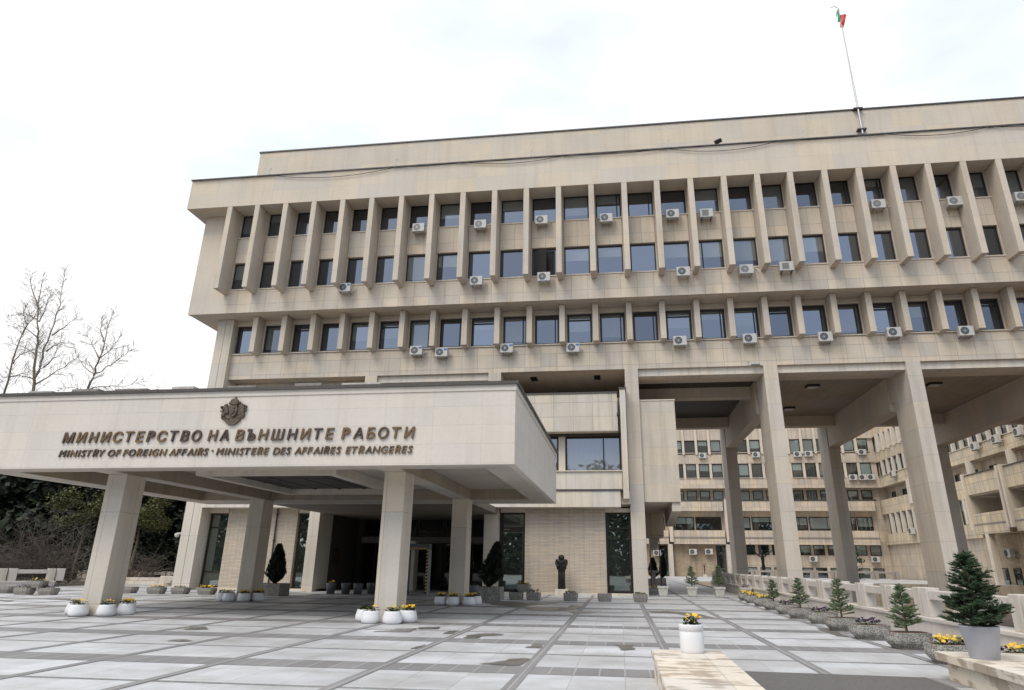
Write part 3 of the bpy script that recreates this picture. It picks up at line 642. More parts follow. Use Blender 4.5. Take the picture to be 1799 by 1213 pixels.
# loose roofing slabs lying along the canopy edge
for i, (x, w) in enumerate(((-19.6, .9), (-17.9, 1.0), (-16.2, 1.2), (-14.3, .8), (-12.2, 1.0), (-9.9, .9), (-8.1, 1.3))):
    o = MB().box(x-w/2, x+w/2, 19.92, 20.5, zt+.101, zt+.175+.03*(i % 2)).build('roof_slab', M['conc'] if i % 3 else M['stonegrey'], bevel=.01)
    tag(o, ['dark flat roofing slab lying on the canopy edge, leftmost of the row', 'flat roofing slab on the canopy edge, second from left', 'wide flat roofing slab on the canopy edge left of the crest', 'short flat roofing slab on the canopy edge, just left of the crest', 'flat roofing slab on the canopy edge above the crest', 'flat roofing slab on the canopy edge right of the crest', 'widest flat roofing slab on the canopy edge, rightmost of the row'][i], 'roof slab', 'roofing slabs on the canopy edge')

# lettering
def own_glyph(ch, shear):
    def bowl(x0, y0, y1, t=.125, w=.20):
        r = (y1-y0)/2; yc = (y0+y1)/2; A = [math.pi/2-math.pi*i/10 for i in range(11)]
        return [(x0, y1)]+[(x0+w+r*math.cos(a), yc+r*math.sin(a)) for a in A]+[(x0, y0), (x0, y0+t)]+[(x0+w+(r-t)*math.cos(a), yc+(r-t)*math.sin(a)) for a in A[::-1]]+[(x0, y1-t)]
    st = .135
    if ch == 'Ъ': P = [[(.13, 0), (.13+st, 0), (.13+st, .74), (.13, .74)], [(0, .615), (.13, .615), (.13, .74), (0, .74)], bowl(.13+st, 0, .45, w=.12)]
    else:
        P = [[(0, 0), (st, 0), (st, .74), (0, .74)], bowl(st, .30, .74, w=.12)]
        if ch == 'R': P.append([(.36, 0), (.53, 0), (.35, .30), (.20, .30)])
    mb = MB()
    for q_ in P: mb.prism([(x+shear*y, y) for x, y in q_], 'z', -.05, .05)
    me = bpy.data.meshes.new('letter'); me.from_pydata(mb.v, [], mb.f); me.update(); return me
def letters(root, words, zbase, cap, depth, shear, yf):
    for word, xa, xb in words:
        meshes = []
        for ch in word:
            if ch in 'РЪR':
                me = own_glyph(ch, shear); xs_ = [v.co.x for v in me.vertices]; meshes.append((me, min(xs_), max(xs_))); continue
            cu = bpy.data.curves.new('letter', 'FONT'); cu.body = ch; cu.size = 1; cu.extrude = .05; cu.offset = .0; cu.shear = shear; cu.resolution_u = 4
            to = bpy.data.objects.new('letter', cu); COL.objects.link(to)
            bpy.context.view_layer.update()
            me = bpy.data.meshes.new_from_object(to.evaluated_get(bpy.context.evaluated_depsgraph_get()))
            bpy.data.objects.remove(to); bpy.data.curves.remove(cu)
            xs_ = [v.co.x for v in me.vertices]; meshes.append((me, min(xs_), max(xs_)))
        s = cap/.74
        if word == '·': s = cap/.74*1.3
        wid = [(m_[2]-m_[1])*s for m_ in meshes]; tot = sum(wid); L = xb-xa
        sx_ = 1.0; gap = 0
        if len(word) > 1:
            gap = (L-tot)/(len(word)-1); mingap = cap*.07
            if gap < mingap: sx_ = (L-mingap*(len(word)-1))/tot; gap = mingap
            elif gap > cap*.34: sx_ = (L-cap*.34*(len(word)-1))/tot; gap = cap*.34
        x = xa; rl = WLOC[root.name]
        for (me, mn, mxx), w in zip(meshes, wid):
            for v in me.vertices:
                v.co = Vector(((v.co.x-mn)*s*sx_, v.co.z/.05*depth/2, v.co.y*s))
            # weld caps to sides, then thicken the strokes a little for the bold cast letters
            bm_ = bmesh.new(); bm_.from_mesh(me); bmesh.ops.remove_doubles(bm_, verts=bm_.verts, dist=1e-5); bmesh.ops.recalc_face_normals(bm_, faces=bm_.faces); bm_.normal_update()
            mv = []
            for v in bm_.verts:
                a_ = Vector((0, 0, 0))
                for f_ in v.link_faces:
                    if abs(f_.normal.y) < .5: a_ += f_.normal
                if a_.length > 1e-6: mv.append((v, a_.normalized()*cap*.022))
            for v, d_ in mv: v.co += d_
            bm_.to_mesh(me); bm_.free()
            me.materials.clear(); me.materials.append(M['letter'])
            o = bpy.data.objects.new('letter', me); COL.objects.link(o); o.parent = root
            o.location = (x-rl[0], yf-rl[1], zbase-rl[2]); x += w*sx_+gap
s1 = thing('sign_lettering', 'large bronze Cyrillic letters, upper line on the canopy front', 'sign', (-12.3, 19.95, 5.34))
letters(s1, (('МИНИСТЕРСТВО', -18.26, -13.32), ('НА', -13.07, -12.36), ('ВЪНШНИТЕ', -12.12, -8.83), ('РАБОТИ', -8.56, -6.20)), 5.345, .35, .06, .12, 19.915)
s2 = thing('sign_lettering', 'smaller bronze Latin letters in English and French, lower line on the canopy front', 'sign', (-12.3, 19.95, 4.88))
letters(s2, (('MINISTRY', -18.27, -16.63), ('OF', -16.5, -16.06), ('FOREIGN', -15.96, -14.43), ('AFFAIRS', -14.33, -12.99), ('·', -12.87, -12.8), ('MINISTERE', -12.70, -10.93), ('DES', -10.78, -10.19), ('AFFAIRES', -10.06, -8.54), ('ETRANGERES', -8.38, -6.23)), 4.885, .235, .045, .2, 19.92)

# coat of arms in bronze relief
E_ = thing('coat_of_arms', 'bronze coat of arms with crowned shield and two lions above the letters', 'emblem', (-12.33, 19.95, 5.83))
def ep(pts):
    out = []
    for x, y in pts:
        xx = x+(y-620)*.145
        out.append((-12.33+(xx-683)*.00115, 6.78-(y-205)*.00115))
    ar = sum(out[i][0]*out[(i+1) % len(out)][1]-out[(i+1) % len(out)][0]*out[i][1] for i in range(len(out)))
    return out if ar < 0 else out[::-1]
def relief(name, polys, d, parent=E_, mat='crest', d0=0):
    mb = MB()
    for qi, q_ in enumerate(polys): mb.prism(ep(q_), 'y', 19.948-d0+.0007*qi, 19.948-d0-d-.005*qi)
    return mb.build(name, M[mat], parent, bevel=.012)
def circ(x, y, r, n_=10): return [(x+r*math.cos(2*math.pi*i/n_), y+r*math.sin(2*math.pi*i/n_)) for i in range(n_)]
def arc(x, y, r0, r1, a0_, a1_, n_=9):
    A = [math.radians(a0_+(a1_-a0_)*i/(n_-1)) for i in range(n_)]
    return [(x+r1*math.cos(a), y+r1*math.sin(a)) for a in A] + [(x+r0*math.cos(a), y+r0*math.sin(a)) for a in A[::-1]]
relief('backplate', [[(470, 560), (560, 450), (820, 450), (880, 560), (930, 760), (860, 860), (720, 940), (600, 930), (450, 840)]], .03)
sh = relief('shield', [[(560, 450), (690, 470), (800, 450), (815, 600), (780, 700), (720, 760), (660, 800), (600, 750), (560, 690), (545, 600)]], .09)
relief('lion', [[(610, 720), (640, 640), (625, 580), (650, 520), (700, 500), (740, 530), (715, 580), (745, 620), (700, 640), (720, 700), (670, 680), (650, 730)]], .03, sh, 'crest', .09)
crn = relief('crown', [[(600, 430), (605, 340), (640, 285), (700, 262), (770, 262), (820, 300), (835, 360), (815, 440), (700, 450)]], .11)
relief('cross', [[(722, 265), (722, 235), (710, 235), (710, 222), (722, 222), (728, 205), (745, 205), (750, 222), (762, 222), (762, 235), (750, 235), (750, 265)]], .05, crn)
relief('crown_drape', [circ(570, 385, 38), circ(860, 375, 40), [(520, 410), (560, 350), (600, 390), (580, 430)], [(830, 360), (885, 350), (890, 400), (850, 420)]], .06, crn)
relief('supporter_lion', [[(520, 580), (500, 480), (480, 400), (440, 430), (390, 480), (370, 540), (400, 600), (360, 640), (370, 680), (440, 690), (520, 680)], circ(455, 470, 52), arc(345, 520, 28, 52, 60, 330), arc(340, 610, 18, 48, -60, 200), [(330, 690), (420, 700), (430, 760), (320, 770)]], .075)
relief('supporter_lion', [[(830, 570), (880, 480), (930, 385), (965, 420), (1000, 470), (1010, 550), (960, 600), (1000, 640), (980, 700), (900, 710), (830, 660)], circ(940, 460, 52), arc(1030, 495, 28, 52, -150, 120), arc(1020, 590, 18, 46, -20, 240), [(930, 700), (1020, 690), (1010, 760), (930, 770)]], .075)
relief('oak_branches', [[(300, 790), (330, 740), (420, 730), (520, 760), (580, 830), (500, 840), (400, 820), (330, 860)], [(740, 800), (850, 720), (960, 720), (1010, 760), (960, 830), (860, 820), (780, 850)], circ(350, 800, 50), circ(960, 760, 50), circ(850, 700, 40)], .05)
relief('motto_ribbon', [[(400, 820), (470, 880), (560, 910), (660, 905), (760, 880), (860, 810), (900, 870), (800, 960), (720, 1010), (620, 1025), (540, 1010), (460, 950), (400, 890)], circ(560, 990, 28), circ(660, 1000, 28)], .07)

# ------------------------------------------------------------------ cheek walls of the ramp, balustrades
lb = thing('ramp_wall', 'low travertine block beside the ramp with white pot on its far end', 'wall', (1.0, 5, 0))
MB().box(.47, 1.53, -6, 12.28, 0, .33).build('core', M['block'], lb)
MB().box(.44, 1.56, -6, 12.31, .33, .405).build('cap_slab', M['block'], lb, bevel=.008)
rb_ = thing('ramp_wall', 'low travertine block at the right edge under the big grey pot', 'wall', (6, 8, 0))
MB().box(5.22, 7.1, -6, 12.9, 0, .275).build('core', M['block'], rb_)
MB().box(5.13, 7.2, -6, 13.1, .275, .40).build('cap_slab', M['block'], rb_, bevel=.008)
def balustrade(name, label, org, ang, n_mod, mod=2.3, zl=.57, zt_=1.24, base=True, depth=3.0, group=None, mat='rail'):
    t = thing(name, label, 'balustrade', org, ang)
    L = n_mod*mod
    if base:
        MB().box(0, L, 0, .5, -depth, zl-.08).build('base_wall', M[mat], t, local=True)
        MB().box(-.03, L+.03, -.05, .55, zl-.08, zl).build('ledge', M[mat], t, local=True, bevel=.01)
    pm = MB().box(-.42, -.05, .1, .42, zl, zt_); pm.box(.05, .42, .1, .42, zl, zt_)
    pm = pm.mesh('post_pair'); pm.materials.append(M[mat])
    rm = MB().box(.43, mod-.43, .14, .38, zt_-.27, zt_-.06).mesh('top_rail'); rm.materials.append(M[mat])
    for k in range(n_mod+1):
        o = link('post_pair', pm, t, bevel=.012); o.location = (k*mod, 0, 0)
        if k < n_mod: o = link('top_rail', rm, t, bevel=.012); o.location = (k*mod, 0, 0)
    return t
balustrade('balustrade', 'long white stone balustrade running back along the right edge of the plaza', (7.4, 60.8, 0), -math.pi/2, 23)
balustrade('balustrade', 'far white stone balustrade crossing the court behind the tall pillars', (13.2, 85.25, .0), 0, 8, mod=2.2, zl=.45, zt_=1.35, base=False)
balustrade('balustrade', 'pale stone balustrade at the left edge of the plaza beside the shrubs', (-36.6, 31.8, 0), math.radians(53.5), 3, zl=.55, zt_=1.22, depth=.5)

# ------------------------------------------------------------------ buildings round the court
def z125(z): return 1.7+1.25*(z-1.7)
RB = thing('court_building', 'weathered beige office wing closing the court behind the tall pillars', 'building', (20, 125, 0))
MB().box(-8, 58, 125.3, 138, -3, 31).build('body', M['oldwall'], RB)
RX = [8.5+2.28*k for k in range(-4, 16)]
MB().box(-8, 44.59, 123.9, 125.3, 14.62, 31).build('upper_storeys', M['oldwall'], RB)
MB().box(-8, 44.59, 123.6, 123.9, 14.61, 16.3).build('panel_band', M['oldwall'], RB)
MB().box(-8, 44.59, 123.6, 123.9, 18.9, 20.5).build('panel_band', M['oldwall'], RB)
MB().box(-8, 44.59, 123.6, 123.9, 23.1, 31).build('parapet', M['oldwall'], RB)
for i, x in enumerate(RX):
    if x > 43.5: continue
    window(RB, x, 123.88, 16.43, 1.8, 2.4, glass='glassrear', sill=.45, frame=.12)
    window(RB, x, 123.88, 20.85, 1.8, 2.2, glass='glassrear', sill=.45, frame=.12)
    if i % 1 == 0:
        MB().box(x-1.14-.2, x-1.14+.2, 123.35, 123.9, 20.5, 31.02).build('fin', M['wall'], RB)
        MB().box(x-1.14-.22, x-1.14+.22, 123.65, 123.9, 16.3, 18.9).build('pier', M['wall'], RB)
# lower projecting storeys
cut = [(-8, 8.7), (8.9, 18.3), (18.5, 27.9), (28.1, 37.5), (37.7, 43.4)]
MB().box(-8, 43.5, 123.4, 125.29, 12.38, 12.62).build('ledge', M['coping'], RB)
for a, b_ in cut:
    MB().box(a+.3, b_-.3, 123.45, 125.25, 10.76, 12.38).build('stone_band', M['oldwall'], RB)
    MB().box(a+.3, b_-.3, 123.6, 125.25, 6.45, 7.52).build('stone_band', M['oldwall'], RB)
    MB().box(a+.3, b_-.3, 123.5, 125.25, 6.25, 6.44).build('drip_edge', M['conc'], RB)
    MB().box(a+.3, b_-.3, 123.6, 125.25, 5.25, 6.24).build('stone_band', M['oldwall'], RB)
    MB().box(a-.3, a+.28, 123.3, 125.25, 5.6, 12.7).build('pier', M['wall'], RB)
    w = b_-a-.6
    window(RB, a+.3+w*.24, 125.28, 7.6, w*.40, 2.25, glass='glassrear', frame=.14, mull=(('v', .6),))
    window(RB, a+.3+w*.72, 125.28, 7.6, w*.50, 2.25, glass='glassrear', frame=.14, mull=(('v', .68),))
for x in RX:
    if x < 43: window(RB, x, 125.28, 12.64, 1.75, 1.7, glass='glassrear', frame=.14)
for x in RX:
    if 18.9 < x < 44:
        window(RB, x, 125.28, 3.6, 1.75, 1.65, glass='glassrear', frame=.12); window(RB, x, 125.28, -.2, 1.75, 1.8, glass='glassrear', frame=.12)
MB().box(9.2, 16.4, 124.9, 125.3, 0, 5.2).build('split_stone_wall', M['oldbrick'], RB)
MB().box(0, 6.6, 124.9, 125.3, 0, 5.2).build('split_stone_wall', M['oldbrick'], RB)
for x in (8.1, 17.4): window(RB, x-.45 if x < 10 else x, 125.2, .1, 1.9, 4.9, glass='glassdoor', frame=.16, mull=(('h', .82),))
window(RB, 7.0, 125.2, .1, 1.5, 4.9, glass='glassdoor', frame=.16, mull=(('h', .82),))
for x in (8.6, 18.4): MB().box(x-.4, x+.4, 123.6, 124.89, 0, 5.24).build('pillar', M['pillar'], RB)
WB = thing('court_building', 'sunlit beige office wing with balconies running along the right of the court', 'building', (50, 90, -3))
MB().box(46.2, 58, 48, 125.29, -3, 31).build('body', M['oldwall'], WB)
MB().box(45.0, 46.2, 48, 125.0, 14.6, 31).build('upper_storeys', M['oldwall'], WB)
MB().box(45.0, 46.2, 93, 125.0, -3, 10.2).build('lower_storeys', M['oldwall'], WB)
MB().box(45.01, 46.2, 48, 92.99, -3, 5.5).build('lower_storeys', M['oldbrick'], WB)
WM = stone('wing_panels', (.62, .545, .43), 1.15, 1.9, seam=.5, var=.08, mortar=.025, stain=.2, streak=.3)
MB().box(44.6, 45.0, 48, 124.99, 14.6, 16.3).build('panel_band', WM, WB)
MB().box(44.6, 45.0, 48, 124.99, 18.85, 20.5).build('panel_band', WM, WB)
MB().box(44.6, 45.0, 48, 124.99, 23.3, 31).build('parapet', WM, WB)
WY = [122.6-2.3*k for k in range(0, 32)]
for y in WY:
    window(WB, 44.98, y, 16.43, 1.75, 2.35, rz=-math.pi/2, glass='glassrear', sill=.5, frame=.12)
    window(WB, 44.98, y, 20.62, 1.75, 2.45, rz=-math.pi/2, glass='glassrear', sill=.5, frame=.12)
    MB().box(44.2, 45.0, y-1.15-.2, y-1.15+.2, 20.3, 23.4).build('fin', M['white'], WB)
    MB().box(44.5, 45.0, y-1.15-.2, y-1.15+.2, 16.3, 18.84).build('fin', M['white'], WB)
for y in (112.0, 102.4, 92.8, 83.2, 73.6, 64.0):
    MB().box(44.3, 45.0, y-.35, y+.35, 11, 14.59).build('pier', M['white'], WB)
for y in WY[::2]: window(WB, 46.18, y, 11.6, 1.6, 2.2, rz=-math.pi/2, glass='glassdoor', frame=.12)
# lower floors, far part flush, near part with balconies
MB().box(44.55, 45.0, 93, 124.98, 10.2, 12.5).build('stone_band', WM, WB)
MB().box(44.55, 45.0, 93, 124.98, 5.3, 7.0).build('stone_band', WM, WB)
for y in WY[:12]: window(WB, 44.98, y, 7.1, 1.3, 2.9, rz=-math.pi/2, glass='glassrear', frame=.12)
for y in WY[:12]: MB().box(44.5, 45.0, y-1.15-.25, y-1.15+.25, 7.01, 10.19).build('fin', M['white'], WB)
for a, b_ in ((82.9, 90.3), (72.7, 81.4), (62.5, 71.2), (52.3, 61.0)):
    MB().box(42.6, 42.9, a, b_, 10.15, 12.40).build('balcony_front', WM, WB)
    MB().box(42.5, 43.0, a, b_, 12.40, 12.52).build('coping', M['coping'], WB)
    MB().box(42.9, 46.2, a, b_, 10.0, 10.15).build('balcony_floor', M['oldwall'], WB)
    MB().box(42.65, 42.9, a, b_, 6.75, 7.9).build('balcony_front', WM, WB)
    MB().box(42.55, 46.2, a, b_, 6.6, 6.74).build('drip_edge', M['conc'], WB)
    MB().box(42.6, 46.2, a, b_, 5.55, 6.59).build('stone_band', WM, WB)
    MB().box(42.3, 46.2, b_+.1, b_+.5, 6.0, 12.7).build('end_wall', M['white'], WB)
    MB().box(42.3, 46.2, a-.6, a-.2, 6.0, 12.7).build('end_wall', M['wall'], WB)
    window(WB, 46.18, a+1.6, 7.2, 2.4, 2.7, rz=-math.pi/2, glass='glassdoor', frame=.14, mull=(('v', .5),))
    MB().box(42.6, 43.3, b_-2.6, b_-1.9, -3, 5.54).build('pillar', M['white'], WB)
MB().box(44.7, 45.0, 49, 84.5, -3, 5.5).build('split_stone_wall', M['oldbrick'], WB)
for y in (91, 88.2, 85.6, 83.0): window(WB, 44.96, y-.4, -.6, 1.5, 2.4, rz=-math.pi/2, glass='glassdoor', frame=.1, sill=.4)
def rear_ac(src, loc, rz, lab):
    return dup(src, loc, rz, lab, 'air conditioners on the court buildings', scale=1.5)
RA = [((15.19, 123.2, 20.29), 'left bay, upper row, far court wall left of the second tall pillar'), ((24.45, 123.2, 20.35), 'upper row, between the far pillar and second tall pillar'), ((31.52, 123.2, 20.35), 'upper row, left of a pair right of the second tall pillar'),
      ((33.39, 123.2, 20.4), 'upper row, right of a pair right of the second tall pillar'), ((42.3, 123.2, 20.6), 'upper row, at the inner corner of the court'), ((40.2, 123.2, 16.3), 'left of three in line near the inner corner'),
      ((41.75, 123.2, 16.3), 'middle of three in line near the inner corner'), ((43.1, 123.2, 16.3), 'right of three in line near the inner corner'), ((32.27, 124.6, 3.0), 'low on the far wall, right of the second tall pillar'),
      ((42.2, 124.6, 3.0), 'low on the far wall, left of the third tall pillar'), ((6.28, 124.2, 3.78), 'far stone wall, leftmost, behind the cypresses'), ((12.4, 124.2, 4.0), 'far stone wall above the small figure, left one'), ((15.1, 124.2, 4.05), 'far stone wall above the small figure, right one')]
for loc, lab in RA: rear_ac(ac0, loc, 0, 'white air conditioner, '+lab)
for (y, z, lab) in ((89.4, 16.0, 'on the right wing, first right of the third tall pillar'), (84.4, 16.0, 'on the right wing, second right of the third tall pillar'), (79.7, 16.0, 'on the right wing at the right picture edge'), (116.2, 16.0, 'under the tall windows left of the third tall pillar'), (112.8, 7.0, 'below the lower windows left of the third tall pillar')):
    rear_ac(ac0, (44.1, y, z), -math.pi/2, 'white air conditioner '+lab)
rear_ac(ac0, (44.3, 87.5, 3.4), -math.pi/2, 'white air conditioner on the split stone wall under the right balconies')

# ------------------------------------------------------------------ planting helpers
def pansies(seed, w, d, nl, nf, petal, h=.12, spill=0.0):
    rnd = random.Random(seed); lf = MB(); fl_ = MB()
    for k in range(nl):
        x, y, z = rnd.uniform(-w, w), rnd.uniform(-d, d), rnd.uniform(0, h)
        a = rnd.uniform(0, 6.28); s_ = rnd.uniform(.03, .055); t_ = rnd.uniform(-.6, .6)
        dx, dy = math.cos(a)*s_, math.sin(a)*s_
        lf.quad((x-dx, y-dy, z), (x+dy*.6, y-dx*.6, z+.02+t_*.02), (x+dx*1.4, y+dy*1.4, z+.03+t_*.04), (x-dy*.6, y+dx*.6, z+.01))
    for k in range(nf):
        x, y = rnd.uniform(-w, w)*1.02, rnd.uniform(-d, d)*1.02; z = h+rnd.uniform(-.03, .07); r = rnd.uniform(.03, .046)
        nrm = Vector((rnd.uniform(-.6, .6), rnd.uniform(-1.2, .1), rnd.uniform(.3, 1))).normalized(); u = nrm.orthogonal().normalized(); v = nrm.cross(u)
        c_ = Vector((x, y, z)); ring = []
        for j in range(10):
            rr_ = r*(1.0 if j % 2 == 0 else .78); ring.append(c_+u*rr_*math.cos(j*.628)+v*rr_*math.sin(j*.628)+nrm*(.006 if j % 2 else -.004))
        fl_.add(ring, [tuple(range(10))])
    return lf, fl_
PCACHE = {}
def plant(label, loc, rz, kind, w, d, key, group='pansies'):
    if key in PCACHE: return dup(PCACHE[key], loc, rz, label)
    t = thing('pansies', label, 'flowers', loc, rz, 'pansies in pots and troughs')
    sd = sum(ord(c_) for c_ in key)
    nf, nl = {'yellow': (30, 110), 'sparse': (5, 80), 'purple': (30, 60), 'green': (0, 130), 'few': (9, 90)}[kind]
    lf, f_ = pansies(sd, w, d, nl, nf, kind)
    lf.build('leaves', M['pleaf'], t, local=True)
    if nf and nf < 12:
        for q_ in f_.f: MB().add([f_.v[i_] for i_ in q_], [tuple(range(10))]).build('flower', M['yellow'], t, local=True)
    elif nf: f_.build('petals', M['purple'] if kind == 'purple' else M['yellow'], t, local=True)
    PCACHE[key] = t; return t
# white round pots round the canopy pillars
wp = thing('flower_pot', 'x', 'flower pot', (0, 0, 0), 0, 'white round pots at the canopy pillars')
MB().lathe([(.20, 0), (.265, .02), (.295, .085), (.288, .18), (.248, .32), (.242, .35), (.226, .35), (.22, .30)], 28).build('bowl', M['wpot'], wp, local=True, smooth=True)
MB().lathe([(.0, .315), (.222, .31)], 20, close=False).build('soil', M['soil'], wp, local=True)
PILN = {'A': 'front left canopy pillar', 'B': 'front right canopy pillar', 'C': 'rear right canopy pillar', 'D': 'rear left canopy pillar'}
WPOS = {'A': [(-17.98, 21.8, 'few'), (-17.36, 21.2, 'sparse'), (-16.58, 21.45, 'sparse'), (-16.48, 22.25, 'yellow')],
        'B': [(-7.90, 21.55, 'green'), (-7.50, 20.98, 'sparse'), (-6.82, 20.95, 'few'), (-6.52, 21.5, 'yellow')],
        'C': [(-7.88, 30.75, 'yellow'), (-7.30, 30.60, 'yellow'), (-6.60, 30.65, 'yellow'), (-6.48, 31.45, 'few')],
        'D': [(-18.2, 30.95, 'few'), (-17.72, 30.65, 'few'), (-17.05, 30.7, 'yellow'), (-16.62, 31.2, 'yellow')]}
first = True
for key, L in WPOS.items():
    for i, (x, y, kd) in enumerate(L):
        pos = ('leftmost', 'second from left', 'third from left', 'rightmost')[i]
        lab = 'white round flower pot at the '+PILN[key]+', '+pos
        if first: wp.location = (x, y, 0); wp["label"] = lab; first = False
        else: dup(wp, (x, y, 0), random.uniform(0, 6), lab)
        what = {'yellow': 'dense yellow pansies', 'few': 'few yellow pansies', 'sparse': 'sparse yellow pansies', 'green': 'green pansy leaves'}[kd]
        plant(what+' in the pot at the '+PILN[key]+', '+pos, (x, y, .315), random.uniform(-.6, .6), kd, .18, .18, 'round_'+kd)
# trough planters
def trough(name, mat, Lx, Ly, H, chamf=.2, taper=.80):
    t = thing('planter', 'x', 'planter', (0, 0, 0), 0, name)
    def loop(sx_, sy_, z, c_):
        a, b_ = Lx/2*sx_, Ly/2*sy_; c_ *= min(a, b_)*2
        return [(-a+c_, -b_, z), (a-c_, -b_, z), (a, -b_+c_, z), (a, b_-c_, z), (a-c_, b_, z), (-a+c_, b_, z), (-a, b_-c_, z), (-a, -b_+c_, z)]
    MB().rings([loop(taper, taper*.94, 0, chamf), loop(taper*1.03, taper, .04, chamf), loop(.95, .94, H*.36, chamf), loop(1, 1, H*.52, chamf), loop(1, 1, H, chamf), loop(.90, .86, H, chamf*.5), loop(.88, .84, H-.07, chamf*.5)]).build('trough', mat, t, local=True, bevel=.012)
    return t
def soil_of(t, Lx, Ly, H, mat):
    MB().box(-Lx*.43, Lx*.43, -Ly*.40, Ly*.40, H-.05, H-.022).build('soil', mat, t, local=True)
trA = trough('speckled troughs along the balustrade', M['aggregate'], 1.14, .78, .47, .22, .74); trA.scale = (.79, .80, .74); soil_of(trA, 1.14, .78, .47, M['mulch'])
trB = trough('small grey troughs by the building', M['conc'], .86, .62, .44, .16, .86); trB.scale = (.82, .85, .84); soil_of(trB, .86, .62, .44, M['soil'])
trC = trough('grey troughs on the left plaza edge', M['conc'], 1.12, .7, .42, .18, .84); trC.scale = (.85, .85, .80); soil_of(trC, 1.12, .7, .42, M['soil'])
usedT = set()
def put(src, loc, rz, lab):
    if src.name not in usedT:
        usedT.add(src.name); src.location = loc; src.rotation_euler = (0, 0, rz); src["label"] = lab; return src
    return dup(src, loc, rz, lab)
# firs
def fir(seed, H, R, levels, mats, dense=1.0, trunk=.035, leader=True, up=.25, low=.16):
    rnd = random.Random(seed); nd = MB(); tw = MB(); tk = MB()
    tk.tube([(0, 0, 0), (.01, 0, H*.5), (0, .01, H)], [trunk, trunk*.6, .006], 7)
    def brush(p0, p1, w, cnt):
        p0 = Vector(p0); p1 = Vector(p1); d = (p1-p0); L = d.length; d.normalize(); a = d.orthogonal().normalized(); b_ = d.cross(a)
        for k in range(cnt):
            t = (k+rnd.random())/cnt; q_ = p0+(p1-p0)*t; an = rnd.uniform(0, 6.283); o_ = a*math.cos(an)+b_*math.sin(an); o_.z = o_.z*.6+.25
            tip = q_+(o_*.85+d*.75)*w*rnd.uniform(.7, 1.15); s_ = d.cross(o_).normalized()*w*.16
            nd.add([q_-s_, q_+s_, tip], [(0, 1, 2)])
    for lv in range(levels):
        f = lv/(levels-1); z = H*(low+(.92-low)*f); r = R*(1-f)**(1.0)*(1.06 if f > .1 else .85)+.05
        nb = int((7 if f < .7 else 5)*dense)
        for k in range(nb):
            an = 6.283*k/nb+rnd.uniform(-.35, .35)+lv*.8; L = r*rnd.uniform(.62, 1.22)
            z = H*(low+(.92-low)*f)+rnd.uniform(-.05, .05); e = Vector((math.cos(an)*L, math.sin(an)*L, z+L*(up+.35*f)+rnd.uniform(-.08, .08))); st = Vector((0, 0, z))
            tw.tube([st, e], [.008, .003], 3, False)
            brush(st+(e-st)*.12, e, .062, int(12+L*90))
            ns = max(3, int(L*10*dense))
            for j in range(ns):
                t = .3+.65*(j+rnd.random()*.5)/ns; q_ = st+(e-st)*t; sd = 1 if j % 2 else -1
                dr = Vector((math.cos(an+sd*rnd.uniform(.5, .95)), math.sin(an+sd*rnd.uniform(.5, .95)), rnd.uniform(.05, .45))); sl_ = L*(1-t)*.55+.08
                brush(q_, q_+dr*sl_, .058, int(9+sl_*95))
    if leader:
        brush((0, 0, H*.86), (0, 0, H), .05, 40)
        for k in range(4):
            an = k*1.57+rnd.random(); brush((0, 0, H*.9), (math.cos(an)*.10, math.sin(an)*.10, H*.98), .04, 14)
    return nd, tw, tk
FC = {}
def firtree(label, loc, rz, var, scale, group='small firs in planters'):
    if var in FC: return dup(FC[var], loc, rz, label, group, scale=scale)
    t = thing('fir_tree', label, 'tree', loc, rz, group); t.scale = (scale,)*3
    pr2 = {0: (11, 1.2, .36, 10, 'fir', 1.1), 1: (23, 1.2, .38, 9, 'fir', .95), 2: (35, 1.2, .34, 9, 'fir', 1.0), 3: (51, 1.14, .41, 12, 'firdark', 1.45)}[var]
    nd, tw, tk = fir(pr2[0], pr2[1], pr2[2], pr2[3], None, pr2[5], low=.05 if var == 3 else .16)
    tk.build('trunk', M['bark'], t, local=True); nd.build('crown', M[pr2[4]], t, local=True); tw.build('twigs', M['bark'], t, local=True)
    FC[var] = t; return t
LINE = [(6.22, 17.45, 'fir', 0, 1.02, 'nearest'), (6.08, 19.5, 'purple', 0, 0, ''), (6.12, 21.85, 'fir', 1, 1.05, 'second nearest'), (6.22, 24.3, 'purple', 0, 0, ''), (6.1, 26.5, 'fir', 2, 1.0, 'third nearest'), (6.16, 28.7, 'purple', 0, 0, ''),
        (6.18, 31.3, 'fir', 0, .88, 'farthest'), (6.25, 33.9, 'yellow', 0, 0, ''), (6.34, 36.8, 'yellow', 0, 0, ''), (6.45, 39.4, 'yellow', 0, 0, ''), (6.10, 15.0, 'yellow', 0, 0, '')]
tl = {1: 'second', 0: 'first'}
names = ['speckled trough with the nearest fir at the balustrade', 'speckled trough of purple pansies between the two nearest firs', 'speckled trough with the second nearest fir at the balustrade', 'speckled trough of purple pansies beyond the second nearest fir', 'speckled trough with the third nearest fir at the balustrade',
         'speckled trough of purple pansies just before the farthest fir', 'speckled trough with the farthest fir at the balustrade', 'speckled trough of yellow pansies, nearest of three beyond the firs', 'speckled trough of yellow pansies, middle of three beyond the firs', 'speckled trough of yellow pansies, farthest of three beyond the firs', 'speckled trough of yellow pansies left of the big grey pot']
